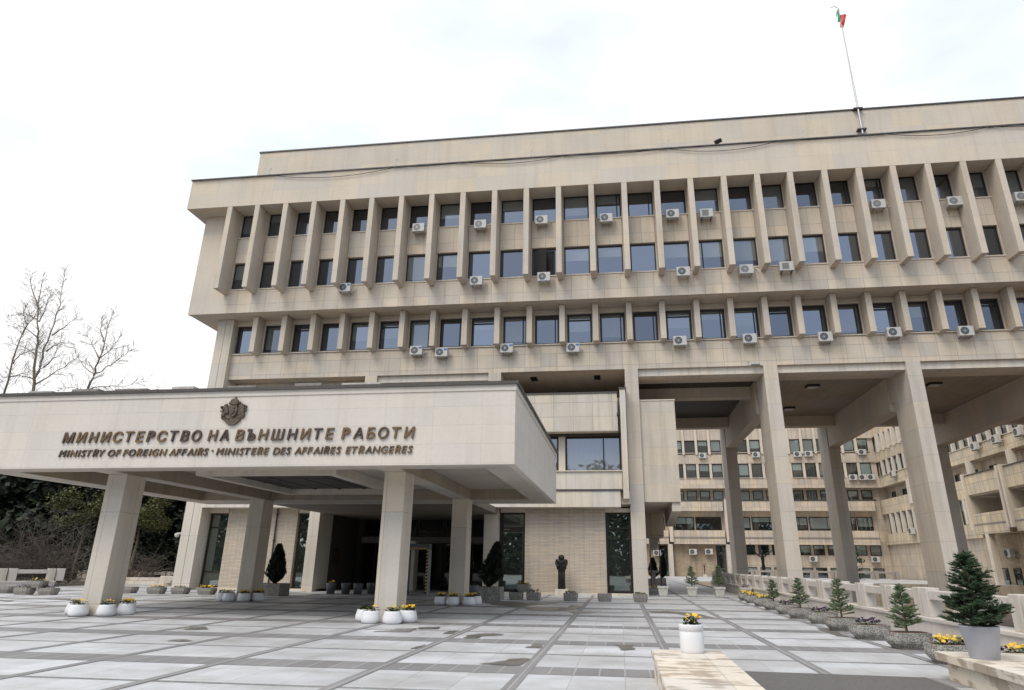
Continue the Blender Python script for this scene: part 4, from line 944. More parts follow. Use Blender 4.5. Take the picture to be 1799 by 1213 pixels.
for i, (x, y, kd, v, sc, nm) in enumerate(LINE):
    x += .12; put(trA, (x, y, 0), 0, names[i])
    if kd == 'fir': firtree('small green fir in a speckled trough, '+nm+' of four along the balustrade', (x, y+.02, .30), i*.9, v, sc*.86)
    else: plant(('dark purple' if kd == 'purple' else 'yellow')+' pansies in the '+names[i].split(' of ')[0]+', '+('between the two nearest firs' if i == 1 else 'beyond the second nearest fir' if i == 3 else 'before the farthest fir' if i == 5 else 'nearest of three beyond the firs' if i == 7 else 'middle of three beyond the firs' if i == 8 else 'farthest of three beyond the firs' if i == 9 else 'left of the big grey pot'), (x, y, .31), 0, kd, .27, .19, 'trough_'+kd)
put(trA, (6.95, 13.6, 0), 0, 'speckled trough behind the big grey pot at the right picture edge')
plant('yellow pansies in the trough behind the big grey pot at the right edge', (6.95, 13.6, .31), .2, 'yellow', .45, .3, 'trough_edge')
plant('dark purple pansies mixed into the trough behind the big grey pot at the right edge', (6.85, 13.6, .31), .5, 'purple', .42, .25, 'trough_edge_dark')
# small troughs by the facade
for i, (x, y, z, kd, lab) in enumerate(((-5.32, 36.0, 0, 'purple', 'small grey trough, lower left of the stack of three by the glass door'), (-4.42, 35.9, 0, 'purple', 'small grey trough, lower right of the stack of three by the glass door'), (-4.95, 36.05, .37, 'few', 'small grey trough on top of the stack of three by the glass door'),
        (-2.55, 35.9, 0, 'green', 'small grey trough in front of the dark bust'), (-.86, 35.9, 0, 'bare', 'small grey trough in front of the split stone wall, between two planted ones'), (.89, 35.8, 0, 'green2', 'small grey trough at the foot of the first tall pillar'))):
    put(trB, (x, y, z), 0, lab)
    if kd == 'bare': kd = None
    if kd: plant(('dark' if kd == 'purple' else 'few yellow' if kd == 'few' else 'low green')+' pansies in the '+lab.replace('the stack of three by', 'three by'), (x, y, z+.32), 0, kd.replace('2', ''), .26, .16, 'small_'+kd+str(i))
for i, (x, y, z, kd, lab) in enumerate(((-30.5, 33.2, 0, 'purple', 'grey trough, lower left of the stack of three by the left balustrade'), (-29.3, 33.4, 0, 'purple', 'grey trough, lower right of the stack of three by the left balustrade'), (-29.95, 33.3, .338, 'few', 'grey trough on top of the stack of three by the left balustrade'),
        (-28.6, 36.2, 0, 'few', 'grey trough just left of the front left canopy pillar'), (-27.2, 36.6, 0, None, 'grey trough half hidden behind the front left canopy pillar'), (-25.3, 36.3, 0, 'yellow', 'grey trough of yellow pansies left of the corner pilaster'), (-23.95, 36.4, 0, 'green', 'grey trough of green leaves in front of the corner pilaster'), (-22.4, 36.4, 0, 'yellow', 'grey trough of yellow pansies in front of the dark corner glass'), (-32.9, 34.6, 0, None, 'empty grey trough at the left picture edge'))):
    put(trC, (x, y, z), 0, lab)
    if kd: plant({'purple': 'dark', 'few': 'few yellow', 'yellow': 'dense yellow', 'green': 'low green'}[kd]+' pansies in the '+lab.replace(' of yellow pansies', '').replace(' of green leaves', '').replace('the stack of three by', 'three by'), (x, y, z+.285), 0, kd, .36, .18, 'left_'+kd+str(i))
# grey tapered pots in the entrance
gp = thing('flower_pot', 'dark grey tapered pot of yellow flowers, leftmost in the entrance', 'flower pot', (-16.62, 39.4, 0), 0, 'dark grey pots in the entrance'); gp.scale = (.80, .80, .80)
MB().lathe([(.27, 0), (.36, .72), (.345, .74), (.32, .73), (.31, .66)], 24).build('bowl', M['dpot'], gp, local=True, smooth=True)
MB().lathe([(.0, .67), (.312, .665)], 16, close=False).build('soil', M['soil'], gp, local=True)
dup(gp, (-15.72, 39.4, 0), label='dark grey tapered empty pot, second from the left in the entrance')
dup(gp, (-14.95, 39.3, 0), label='dark grey tapered empty pot, third from the left in the entrance')
dup(gp, (-14.6, 40.5, 0), label='dark grey tapered empty pot, rightmost and farthest back in the entrance')
dup(gp, (-8.05, 38.6, 0), label='dark grey tapered pot of green leaves beside the leaning cypress')
plant('sparse yellow pansies in the leftmost dark grey entrance pot', (-16.62, 39.4, .54), 0, 'few', .2, .2, 'entr')
plant('green leaves in the dark grey pot beside the leaning cypress', (-8.05, 38.6, .54), 0, 'green', .2, .2, 'entr2')
# box planters with cypress
def cypress(label, loc, H, R, seed, lean=0, ragged=.12, group=None):
    t = thing('cypress', label, 'tree', loc, 0, group); rnd = random.Random(seed); mb = MB()
    MB().tube([(0, 0, 0), (lean*.5, 0, H*.5), (lean, 0, H*.9)], [.05, .03, .01], 6).build('trunk', M['bark'], t, local=True)
    for k in range(7500):
        f = rnd.random()**.8; prof = (math.sin(min(1, f*3.2)*1.57))*(1-f)**.62*R*1.12+.02
        an = rnd.uniform(0, 6.283); lump = 1+ragged*math.sin(an*3+f*9)+ragged*math.sin(an*5-f*17)
        rr_ = prof*lump*(rnd.random()**.28); x = rr_*math.cos(an)+lean*f; y = rr_*math.sin(an); z = f*H
        s_ = rnd.uniform(.04, .09); o_ = Vector((math.cos(an)*.45, math.sin(an)*.45, 1)).normalized(); sd = o_.cross(Vector((rnd.random()-.5, rnd.random()-.5, rnd.random()-.5))).normalized()
        p0 = Vector((x, y, z)); mb.add([p0-sd*s_*.4, p0+sd*s_*.4, p0+o_*s_*1.8], [(0, 1, 2)])
    mb.build('crown', M['cyp'], t, local=True); return t
def boxplanter(label, x0, x1, y0, y1, h=.55, mat='aggregate'):
    t = thing('planter', label, 'planter', ((x0+x1)/2, (y0+y1)/2, 0), 0, 'square planters with cypresses')
    MB().box(x0, x1, y0, y1, 0, h).build('trough', M[mat], t, bevel=.02)
    MB().box(x0+.08, x1-.08, y0+.08, y1-.08, h-.04, h+.004).build('soil', M['soil'], t); return t
boxplanter('long low stone planter holding the cone cypress left of the entrance', -19.55, -17.85, 35.6, 36.8, .62, 'conc')
cypress('dark cone cypress in the long planter left of the entrance', (-18.45, 36.2, .6), 1.95, .51, 3)
boxplanter('speckled square planter holding the leaning cypress right of the entrance', -7.12, -5.95, 34.9, 36.0, .62)
cypress('dark ragged leaning cypress in the speckled planter right of the entrance', (-6.65, 35.4, .6), 2.1, .55, 5, lean=.42, ragged=.2)
boxplanter('small stone planter holding the right far cypress beyond the first tall pillar', 3.35, 4.15, 68.0, 69.0, .6, 'conc')
cypress('slim dark cypress, right of the far pair beyond the first tall pillar', (3.85, 68.5, .6), 1.75, .36, 8, lean=.2)
boxplanter('small stone planter holding the left far cypress beyond the first tall pillar', 2.3, 3.2, 64.3, 65.2, .6, 'conc')
cypress('dark cypress, left of the far pair beyond the first tall pillar', (2.85, 64.8, .6), 1.7, .45, 9)
# white square pots by the passage
sq = thing('flower_pot', 'white square rimmed pot of purple pansies beside the first tall pillar', 'flower pot', (2.38, 42.6, 0), 0, 'white square pots'); sq.scale = (.82, .82, .82)
def sql(a, z): return [(-a, -a, z), (a, -a, z), (a, a, z), (-a, a, z)]
MB().rings([sql(.27, .06), sql(.34, .56)]).build('bowl', M['stonegrey'], sq, local=True, bevel=.02)
MB().rings([sql(.38, .56), sql(.385, .70), sql(.33, .70), sql(.32, .64)]).build('rim', M['stonegrey'], sq, local=True, bevel=.012)
MB().box(-.22, .22, -.22, .22, 0, .06).build('foot', M['stonegrey'], sq, local=True); MB().box(-.32, .32, -.32, .32, .62, .645).build('soil', M['soil'], sq, local=True)
dup(sq, (4.03, 42.6, 0), label='white square rimmed pot with the left passage fir'); dup(sq, (5.6, 42.6, 0), label='white square rimmed pot with the right passage fir')
dup(sq, (7.0, 42.2, 0), label='white square rimmed pot of purple pansies at the far end of the balustrade troughs')
plant('dark purple pansies in the white square pot beside the first tall pillar', (2.38, 42.6, .53), 0, 'purple', .2, .2, 'sq1')
plant('dark purple pansies in the white square pot beyond the balustrade troughs', (7.0, 42.2, .53), 1, 'purple', .2, .2, 'sq1')
firtree('small fir in a white square pot, left of the two in the passage', (4.05, 42.6, .5), 1.0, 1, .98); firtree('small spreading fir in a white square pot, right of the two in the passage', (5.6, 42.6, .5), 2.2, 2, 1.02)
put(trC, (1.95, 46.0, 0), 0, 'grey trough of yellow pansies beside the first tall pillar in the passage'); plant('yellow pansies in the passage trough beside the first tall pillar', (1.95, 46.0, .285), 0, 'yellow', .36, .18, 'passage')
# near pots on the ramp walls
wc = thing('flower_pot', 'white cylindrical pot with ringed rim on the left ramp wall', 'flower pot', (1.08, 12.0, .405)); wc.scale = (.84, .84, .82)
MB().lathe([(.205, 0), (.212, .012), (.222, .06), (.225, .36), (.216, .375), (.216, .39), (.229, .40), (.231, .49), (.224, .505), (.205, .505), (.20, .43)], 36).build('bowl', M['wpot'], wc, local=True, smooth=True)
MB().lathe([(0, .45), (.202, .445)], 20, close=False).build('soil', M['soil'], wc, local=True)
MB().lathe([(.20, -.004), (.203, .012)], 28).build('base_ring', M['metal'], wc, local=True)
plant('few pale yellow pansies in the white cylindrical pot on the ramp wall', (1.08, 12.0, .78), .3, 'few', .12, .11, 'cyl')
bgp = thing('flower_pot', 'big smooth grey tapered pot on the right ramp wall', 'flower pot', (5.50, 12.2, .40)); bgp.scale = (.70, .70, .80)
MB().lathe([(.275, 0), (.285, .01), (.395, .56), (.40, .58), (.385, .585), (.375, .52)], 40).build('bowl', M['gpot'], bgp, local=True, smooth=True)
MB().lathe([(0, .53), (.38, .525)], 20, close=False).build('soil', M['soil'], bgp, local=True)
firtree('bushy dark fir in the big grey pot at the right', (5.50, 12.2, .82), .6, 3, 1.0, 'bushy fir')

# ------------------------------------------------------------------ sculptures
def skin_body(name, verts, edges, radii, mat, parent, sub=2):
    me = bpy.data.meshes.new(name); me.from_pydata(verts, edges, []); o = link(name, me, parent); me.materials.append(mat)
    sk2 = o.modifiers.new('skin', 'SKIN'); 
    for i, r in enumerate(radii): me.skin_vertices[0].data[i].radius = r if isinstance(r, tuple) else (r, r)
    me.skin_vertices[0].data[0].use_root = True
    sb = o.modifiers.new('sub', 'SUBSURF'); sb.levels = sub; sb.render_levels = sub; o.modifiers['skin'].use_smooth_shade = True
    return o
def need_skin(me):
    return me
st = thing('statue', 'dark bronze torso statue with bowed head on a white plinth by the wall', 'statue', (-3.5, 41.9, 0)); st.scale = (.86, .86, .85)
MB().box(-.42, .42, -.35, .35, 0, .42).build('plinth', M['white'], st, local=True, bevel=.01)
def ell(a, b_, z, n_=20, x=0, y=0, sq_=1.0):
    return [(x+a*math.copysign(abs(math.cos(6.283*i/n_))**sq_, math.cos(6.283*i/n_)), y+b_*math.copysign(abs(math.sin(6.283*i/n_))**sq_, math.sin(6.283*i/n_)), z) for i in range(n_)]
MB().rings([ell(.27, .22, .42), ell(.265, .22, .55), ell(.25, .21, 1.0), ell(.245, .20, 1.45), ell(.255, .22, 1.62), ell(.34, .25, 1.74), ell(.36, .26, 1.86), ell(.36, .26, 1.98), ell(.39, .27, 2.10), ell(.41, .26, 2.2, sq_=.8), ell(.40, .22, 2.32, sq_=.7), ell(.36, .2, 2.36, sq_=.7), ell(.16, .16, 2.37)]).build('torso', M['statue'], st, local=True, smooth=True)
hd = MB()
hd.rings([ell(.10, .10, 2.26, y=-.10), ell(.18, .18, 2.33, y=-.12), ell(.215, .21, 2.45, y=-.14), ell(.20, .20, 2.56, y=-.13), ell(.12, .13, 2.63, y=-.11), ell(.03, .03, 2.65, y=-.10)]); hd.build('head', M['statue'], st, local=True, smooth=True)
for s_ in (-1, 1):
    MB().tube([(s_*.34, .02, 2.26), (s_*.36, -.10, 2.05), (s_*.28, -.22, 1.88), (s_*.12, -.25, 1.95)], [.09, .085, .07, .05], 10).build('arm', M['statue'], st, local=True, smooth=True)
for k in (-.09, .05, .15): MB().tube([(k, -.205, .43), (k*.9, -.20, 1.0), (k, -.195, 1.55)], .035, 6).build('drapery_fold', M['statue'], st, local=True, smooth=True)
def figure(label, loc, H, arms, sc=1):
    t = thing('sculpture', label, 'sculpture', loc)
    h = H
    b_ = MB(); th = .72; b_.rings([[((x)*th, y*th, z) for x, y, z in L_] for L_ in [ell(.05*h, .04*h, 0), ell(.035*h, .035*h, .05*h), ell(.05*h, .045*h, .25*h), ell(.075*h, .055*h, .42*h), ell(.055*h, .045*h, .52*h), ell(.075*h, .05*h, .65*h), ell(.085*h, .05*h, .72*h), ell(.03*h, .03*h, .76*h), ell(.03*h, .03*h, .78*h), ell(.045*h, .045*h, .82*h), ell(.04*h, .04*h, .87*h), ell(.012*h, .012*h, .89*h)]])
    for p_ in arms: b_.tube([tuple(c_*h for c_ in q_) for q_ in p_], [.024*h, .02*h, .016*h, .009*h][:len(p_)], 8)
    b_.build('figure', M['statue'], t, local=True, smooth=True); return t
figure('tall dark bronze figure with both arms thrown up, on the far balustrade of the court', (16.85, 87.5, 0), 4.0, [[(-.07, 0, .71), (-.18, 0, .80), (-.26, 0, .97), (-.33, 0, 1.08)], [(.07, 0, .71), (.16, 0, .80), (.26, 0, .86), (.36, 0, .98)]])
sf = figure('small dark figure holding its arms overhead before the far stone wall', (13.2, 116, .45), 1.75, [[(-.07, 0, .71), (-.19, 0, .82), (-.12, 0, .95), (-.03, 0, .98)], [(.07, 0, .71), (.19, 0, .82), (.12, 0, .95), (.03, 0, .98)]])
MB().box(-.25, .25, -.25, .25, -.45, .0).build('plinth', M['white'], sf, local=True)
bz = thing('stone_basin', 'dark stone basin on a pedestal in front of the far left cypress', 'basin', (2.75, 62.0, 0))
MB().lathe([(.3, 0), (.3, .1), (.17, .2), (.15, .95), (.22, 1.05)], 14).build('pedestal', M['conc'], bz, local=True); MB().lathe([(.2, 1.05), (.5, 1.2), (.52, 1.3), (.46, 1.3), (.2, 1.15)], 18).build('bowl', M['conc'], bz, local=True)
for x, y, z, lab in ((3.3, 61, 4.5, 'thin dark metal pole hung from the bracket, right of two in the passage'), (2.5, 61, 4.0, 'thin dark metal pole, left of two in the passage')):
    t = thing('metal_pole', lab, 'pole', (x, y, 0), 0, 'passage poles')
    MB().tube([(0, 0, 0), (0, 0, z)], .05, 8).build('shaft', M['metal'], t, local=True); MB().lathe([(.16, 0), (.16, .04), (.06, .07)], 12).build('base', M['metal'], t, local=True)
# metal detector arch with hazard tape
ar = thing('detector_arch', 'grey walk-through detector arch edged with yellow and black tape in the entrance', 'detector arch', (-11.75, 40.2, 0))
for s_ in (-.62, .62):
    MB().box(s_-.05, s_+.05, -.35, .35, 0, 2.45).build('side_panel', simple('arch_grey', (.24, .25, .27), .5), ar, local=True, bevel=.02)
MB().box(-.67, .67, -.35, .35, 2.451, 2.78).build('head_box', M['dpot'], ar, local=True, bevel=.02)
for s_ in (-.68, .56):
    tp_ = MB(); tk_ = MB()
    for k in range(26):
        (tp_ if k % 2 else tk_).prism([(s_, .05+k*.092), (s_+.12, .05+k*.092+.05), (s_+.12, .05+k*.092+.14), (s_, .05+k*.092+.09)], 'y', -.362, -.352)
    tp_.build('tape', M['ytape'], ar, local=True); tk_.build('tape', M['black'], ar, local=True)
tp_ = MB()
for k in range(10): tp_.prism([(-.6+k*.12, 2.46), (-.54+k*.12, 2.46), (-.50+k*.12, 2.56), (-.56+k*.12, 2.56)], 'y', -.362, -.352)
tp_.build('tape', M['ytape'], ar, local=True)
pq = thing('wall_plaque', 'dark rectangular plaque on the side wall of the entrance', 'plaque', (-18.84, 44.9, 2.1))
MB().box(0, .04, -.5, .5, -.45, .45).build('plate', M['metal'], pq, local=True, bevel=.01); MB().box(.041, .05, -.42, .42, -.37, .37).build('relief', M['bronze'], pq, local=True)
sc_ = thing('security_camera', 'white dome camera on the left side of the corner pilaster', 'camera', (-28.35, 42.2, 3.3))
MB().box(-.35, 0, -.06, .06, .05, .15).build('arm', M['acwhite'], sc_, local=True); MB().lathe([(.02, -.16), (.12, -.12), (.15, 0), (.14, .08), (.02, .1)], 14, (-.35, 0, 0)).build('dome', M['acwhite'], sc_, local=True, smooth=True)
dp = thing('downpipe', 'dark vertical downpipe on the split stone wall behind the cone cypress', 'pipe', (-22.2, 42.7, 0))
MB().tube([(0, 0, .1), (.0, 0, 5.0)], .05, 8).build('pipe', M['metal'], dp, local=True)
for z in (1.2, 3.0, 4.6): MB().box(-.08, .08, -.06, .1, z-.03, z+.03).build('clamp', M['metal'], dp, local=True)
rc = thing('rain_chain', 'dotted pale rain chain hanging beside the glass right of the entrance', 'chain', (-7.42, 42.45, 0))
ch = MB()
for k in range(48): ch.lathe([(.015, k*.1), (.045, k*.1+.03), (.015, k*.1+.07)], 6)
ch.build('links', M['acwhite'], rc, local=True)

# ------------------------------------------------------------------ left edge: blocks, rubble, hedge and trees
for i, (x, y, w, h, rz, lab) in enumerate(((-36.0, 49.5, 3.6, .26, .05, 'lower long pale stone block lying left of the corner pilaster'), (-35.9, 49.7, 3.2, .24, .1, 'upper long pale stone block stacked left of the corner pilaster'), (-33.5, 49.3, 1.1, .62, .3, 'upright pale stone slab beside the rubble heap'))):
    t = thing('stone_block', lab, 'stone block', (x, y, .265 if i == 1 else 0), rz, 'loose stone blocks'); MB().box(-w/2, w/2, -.4, .4, 0, h).build('slab', M['white'], t, local=True, bevel=.03)
rub = MB(); rnd = random.Random(4)
for k in range(140):
    a, r = rnd.uniform(0, 6.28), rnd.random()**.6*2.0; hh = max(0, .75*(1-r/2.0)); x, y, z = r*math.cos(a), r*math.sin(a)*.7, rnd.random()*hh; s_ = rnd.uniform(.12, .32)
    vs = [Vector((sx_*s_*rnd.uniform(.6, 1.3), sy_*s_*rnd.uniform(.6, 1.3), sz_*s_*rnd.uniform(.4, .9)))+Vector((x, y, z)) for sx_ in (-.5, .5) for sy_ in (-.5, .5) for sz_ in (-.5, .5)]
    rub.add(vs, [(0, 1, 3, 2), (4, 6, 7, 5), (0, 4, 5, 1), (2, 3, 7, 6), (0, 2, 6, 4), (1, 5, 7, 3)])
o = rub.build('rubble_heap', simple('rubble_stone', (.30, .26, .22), .9, 0, .3, 4)); o.location = (-31.8, 49.5, 0); tag(o, 'heap of broken stone rubble left of the corner pilaster', 'rubble')
bal2 = balustrade('balustrade', 'old brown stone balustrade behind the rubble heap', (-46, 55.5, 0), 0, 5, mod=2.6, zl=.2, zt_=.85, depth=.2, mat='oldwall')
def leafcloud(mb, rnd, c_, rad, n_, s0, s1, shell=.45):
    for k in range(n_):
        d = Vector((rnd.gauss(0, 1), rnd.gauss(0, 1), rnd.gauss(0, 1))).normalized(); r = rnd.random()**shell
        p_ = Vector(c_)+Vector((d.x*rad[0]*r, d.y*rad[1]*r, d.z*rad[2]*r)); s_ = rnd.uniform(s0, s1)
        u = Vector((rnd.gauss(0, 1), rnd.gauss(0, 1), rnd.gauss(0, .6))).normalized(); v = u.cross(d+Vector((.01, .3, .2))).normalized()
        mb.add([p_-u*s_, p_+v*s_*.55, p_+u*s_, p_-v*s_*.55], [(0, 1, 2, 3)])
def evergreen(label, loc, H, R, seed, n_=7000, mat='yew', group='dark evergreens at the left'):
    t = thing('evergreen_tree', label, 'tree', loc, 0, group); rnd = random.Random(seed); mb = MB()
    MB().tube([(0, 0, 0), (.1, 0, H*.5), (0, .1, H*.9)], [.28, .18, .05], 8).build('trunk', M['bark'], t, local=True)
    cl = 26
    for k in range(cl):
        f = (k+.5)/cl; r = R*(1-.75*f)*rnd.uniform(.6, 1); a = rnd.uniform(0, 6.28)
        leafcloud(mb, rnd, (r*.75*math.cos(a), r*.75*math.sin(a), .6+f*H*.92), (R*.5, R*.5, H*.10), n_//cl, .10, .26)
    mb.build('crown', M[mat], t, local=True); return t
EV = [(-44, 58, 9.5, 4.0, 'dark evergreen, leftmost, behind the left balustrade'), (-38.5, 62, 10.5, 4.2, 'dark evergreen just left of the front left canopy pillar'), (-33.0, 59, 9.5, 3.8, 'dark evergreen right of the front left canopy pillar'), (-29.5, 66, 11, 4.0, 'dark evergreen just left of the corner pilaster'), (-52, 66, 11, 5.0, 'broad dark evergreen at the left picture edge behind the shrub')]
for i, (x, y, H, R, lab) in enumerate(EV): evergreen(lab, (x, y, 0), H, R, 30+i, 11000)
EV2 = [(-46.5, 55, 7.6, 2.6, 'yellow green leafy tree under the canopy at the left picture edge'), (-40.5, 54, 7.0, 2.4, 'yellow green leafy tree behind the front left canopy pillar'), (-35.5, 57, 7.0, 1.8, 'yellow green leafy tree right of the front left canopy pillar')]
def olive_tree(lab, loc, H, R, seed):
    t = thing('leafy_tree', lab, 'tree', loc, 0, 'yellow green trees at the left'); rnd = random.Random(seed); mb = MB()
    tb = MB().tube([(0, 0, 0), (.2, .1, H*.45), (.1, 0, H*.85)], [.16, .10, .03], 7)
    for k in range(9):
        a = rnd.uniform(0, 6.28); z = H*rnd.uniform(.4, .7); tb.tube([(.1, 0, z), (R*.7*math.cos(a), R*.7*math.sin(a), z+H*.2)], [.05, .015], 4)
    tb.build('trunk', M['bark'], t, local=True)
    for k in range(18):
        a = rnd.uniform(0, 6.28); r = R*rnd.random()**.6; leafcloud(mb, rnd, (r*math.cos(a), r*math.sin(a), H*rnd.uniform(.62, .98)), (R*.42, R*.42, H*.09), 240, .06, .15)
    mb.build('crown', M['olive'], t, local=True)
for i, (x, y, H, R, lab) in enumerate(EV2): olive_tree(lab, (x, y, 0), H, R, 60+i)
hd_ = MB(); rnd = random.Random(5)
for k in range(168): leafcloud(hd_, rnd, (-79+(k % 56)*1.05, 68+rnd.uniform(-1.5, 2), 1.6+(k//56)*4.0+rnd.uniform(-.6, .6)), (1.9, 1.6, 2.6), 300, .34, .75)
tag(hd_.build('hedge', M['yew']), kind='stuff', label='far dark evergreen thicket behind the trees at the left', cat='thicket')
gr = MB(); 
for k in range(2600):
    x, y = rnd.uniform(-32.5, -27), rnd.uniform(58, 63); a = rnd.uniform(0, 6.28); h = rnd.uniform(.2, .5)
    gr.add([(x-.04*math.cos(a), y-.04*math.sin(a), .0), (x+.04*math.cos(a), y+.04*math.sin(a), .0), (x+rnd.uniform(-.1, .1), y, h)], [(0, 1, 2)])
tag(gr.build('grass', M['grass']), kind='stuff', label='bright green grass patch left of the corner pilaster', cat='grass')
# bare trees
def bare_tree(label, loc, H, seed, lean=(0, 0), spread=.55, levels=5, r0=.22, group='bare trees above the canopy', name='bare_tree', mat='bark', forks=2, horiz=0.0):
    rnd = random.Random(seed); t = thing(name, label, 'tree', loc, 0, group); tr = MB(); cr_ = MB()
    def grow(p_, d, L, r, lv):
        mb = tr if lv <= 1 else cr_
        pts = [p_.copy()]; q_ = p_.copy(); dd = d.copy(); n_ = 4 if lv < 3 else 3
        for k in range(n_):
            dd = (dd+Vector((rnd.gauss(0, .10), rnd.gauss(0, .10), rnd.gauss(0, .05)+(.05 if lv > 1 else 0)))).normalized(); q_ = q_+dd*(L/n_); pts.append(q_.copy())
        mb.tube(pts, [r*(1-.55*k/n_) for k in range(n_+1)], 7 if lv < 2 else (5 if lv < 3 else 3), False)
        if lv >= levels: return
        nb = {0: 3, 1: 6, 2: 6, 3: 5, 4: 3}.get(lv, 3)
        for k in range(nb):
            f = (.35+.65*(k+rnd.random()*.6)/nb) if lv else (.45+.55*k/max(1, nb-1)); f = min(f, 1.0)
            i = min(int(f*n_), n_-1); a = pts[i].lerp(pts[i+1], f*n_-i)
            an = rnd.uniform(0, 6.28); side = Vector((math.cos(an), math.sin(an), 0)); sp2 = spread*rnd.uniform(.6, 1.4)
            nd2 = (dd*(1-sp2*.4)+side*sp2+Vector((0, 0, .18-horiz))).normalized()
            grow(a, nd2, L*rnd.uniform(.50, .74)*(1.05 if k == nb-1 else 1), r*(.58 if lv else .66)*(1-.3*f), lv+1)
        if lv == 0: grow(q_, dd, L*.8, r*.45, 1)
    grow(Vector((0, 0, 0)), Vector((lean[0], lean[1], 1)).normalized(), H*.42, r0, 0)
    tr.build('trunk', M[mat], t, local=True); cr_.build('crown', M['twig'], t, local=True); return t
LIMBS = {
 'tree1': [[(-70.7,20.6),(-71.1,22.9),(-72.0,26.8),(-72.3,28.9),(-73.5,32.7),(-73.6,34.5),(-74.0,36.9)],[(-71.1,22.9),(-70.7,24.1),(-70.8,26.1),(-70.4,28.1),(-70.4,30.7),(-70.2,32.3),(-70.5,35.5),(-70.7,37.5)],[(-70.8,22.0),(-68.5,23.3),(-66.6,24.5),(-65.4,25.3)],[(-72.2,28.2),(-74.4,29.5),(-76.9,30.7)],[(-72.8,30.3),(-74.2,31.2),(-76.1,31.6)],[(-71.7,25.7),(-73.6,26.9),(-76.4,27.7)],[(-73.5,32.6),(-74.9,34.8),(-75.8,37.5)],[(-72.6,30.3),(-72.2,32.5),(-72.1,34.8)],[(-70.3,28.3),(-69.0,29.4),(-67.4,31.3)],[(-70.2,24.1),(-69.3,25.4),(-69.5,27.3)],[(-71.1,22.7),(-73.2,23.2),(-75.8,23.0)],[(-70.6,26.3),(-69.2,27.1),(-67.4,27.4)]],
 'tree2': [[(-65.3,20.5),(-65.1,22.7),(-64.9,24.0),(-64.6,25.9),(-64.5,27.9),(-64.4,30.6),(-64.3,32.2)],[(-64.7,23.7),(-62.6,24.9),(-61.4,25.7),(-59.8,26.8)],[(-65.0,21.7),(-63.2,22.2),(-60.5,22.1),(-57.8,22.7)],[(-64.5,25.8),(-63.6,26.9),(-62.7,29.0)],[(-64.7,25.8),(-66.0,27.6),(-67.7,29.4)],[(-65.0,23.7),(-66.7,24.8),(-68.6,26.7)],[(-64.5,27.9),(-65.5,29.6),(-65.7,31.4)],[(-65.2,21.3),(-66.9,21.9),(-68.7,22.1)]],
 'tree3': [[(-77.9,20.8),(-78.0,24.9),(-77.9,29.1),(-77.6,31.2),(-77.5,32.7)],[(-77.9,25.7),(-77.2,27.0),(-75.1,27.6),(-73.9,28.8)],[(-77.8,29.8),(-76.8,32.0),(-75.6,33.0)],[(-77.9,24.0),(-75.9,24.3),(-73.9,24.7)],[(-77.5,31.3),(-78.3,32.6),(-78.0,33.8)],[(-76.8,32.0),(-76.5,33.4),(-78.1,35.4)]],
}
def limb_tree(key, label, ybase, r0, seed):
    rnd = random.Random(seed); t = thing('bare_tree', label, 'tree', (LIMBS[key][0][0][0]+.2, ybase, 0), 0, 'bare trees above the canopy'); tr = MB(); cr_ = MB()
    for li, P in enumerate(LIMBS[key]):
        y = ybase; pts = []; dy = rnd.uniform(-.22, .22) if li else 0
        for k, (x, z) in enumerate(P): pts.append(Vector((x, y+dy*k*1.2, z)))
        if li == 0: pts = [Vector((P[0][0]+.2, ybase, 0)), Vector((P[0][0]+.1, ybase, P[0][1]*.55))]+pts
        # resample with small kinks
        fine_ = []
        for a, b_ in zip(pts[:-1], pts[1:]):
            for q_ in range(3): fine_.append(a.lerp(b_, q_/3)+Vector((rnd.gauss(0, .07), rnd.gauss(0, .07), rnd.gauss(0, .05))))
        fine_.append(pts[-1]); n_ = len(fine_)
        rs = r0 if li == 0 else (r0*.62 if (li == 1 and key == 'tree1') else r0*.36)
        (tr if li == 0 else cr_).tube(fine_, [max(.012, rs*(1-.96*(k/(n_-1))**.8)) for k in range(n_)], 6, False)
        acc = 0
        for k in range(1, n_-1):
            if fine_[k].z < 19 or (li and k < 2): continue
            d = (fine_[k+1]-fine_[k-1]).normalized()
            for m_ in range(rnd.choice((4, 5, 6, 7))):
                side = d.cross(Vector((rnd.gauss(0, .35), 1, rnd.gauss(0, .35)))).normalized()*rnd.choice((-1, 1))
                f = k/(n_-1); L = rnd.uniform(.7, 2.3)*(1.25-.75*f)
                b0 = fine_[k].lerp(fine_[k+1], rnd.random()); dd = (side*.75+d*.62+Vector((0, rnd.gauss(0, .5), .12))).normalized()
                b1 = b0+dd*L*.5; b2 = b1+(dd+Vector((rnd.gauss(0, .2), rnd.gauss(0, .2), .22))).normalized()*L*.5
                cr_.tube([b0, b1, b2], [.022, .014, .005], 3, False)
                for c__ in range(5):
                    q0 = b0.lerp(b1, rnd.uniform(.4, 1)) if c__ == 0 else b1.lerp(b2, rnd.random()*.8)
                    d3 = (dd+Vector((rnd.gauss(0, .55), rnd.gauss(0, .5), rnd.gauss(.1, .45)))).normalized()
                    cr_.tube([q0, q0+d3*L*rnd.uniform(.2, .5)], [.014, .005], 3, False)
    tr.build('trunk', M['bark'], t); cr_.build('crown', M['twig'], t)
limb_tree('tree1', 'tall bare tree with two upright leaders above the canopy, tallest of the three', 71, .28, 3)
limb_tree('tree2', 'bare tree with mossy slanting trunk above the canopy, rightmost of the three', 73, .24, 5)
limb_tree('tree3', 'bare tree cut by the left picture edge above the canopy', 74, .24, 8)
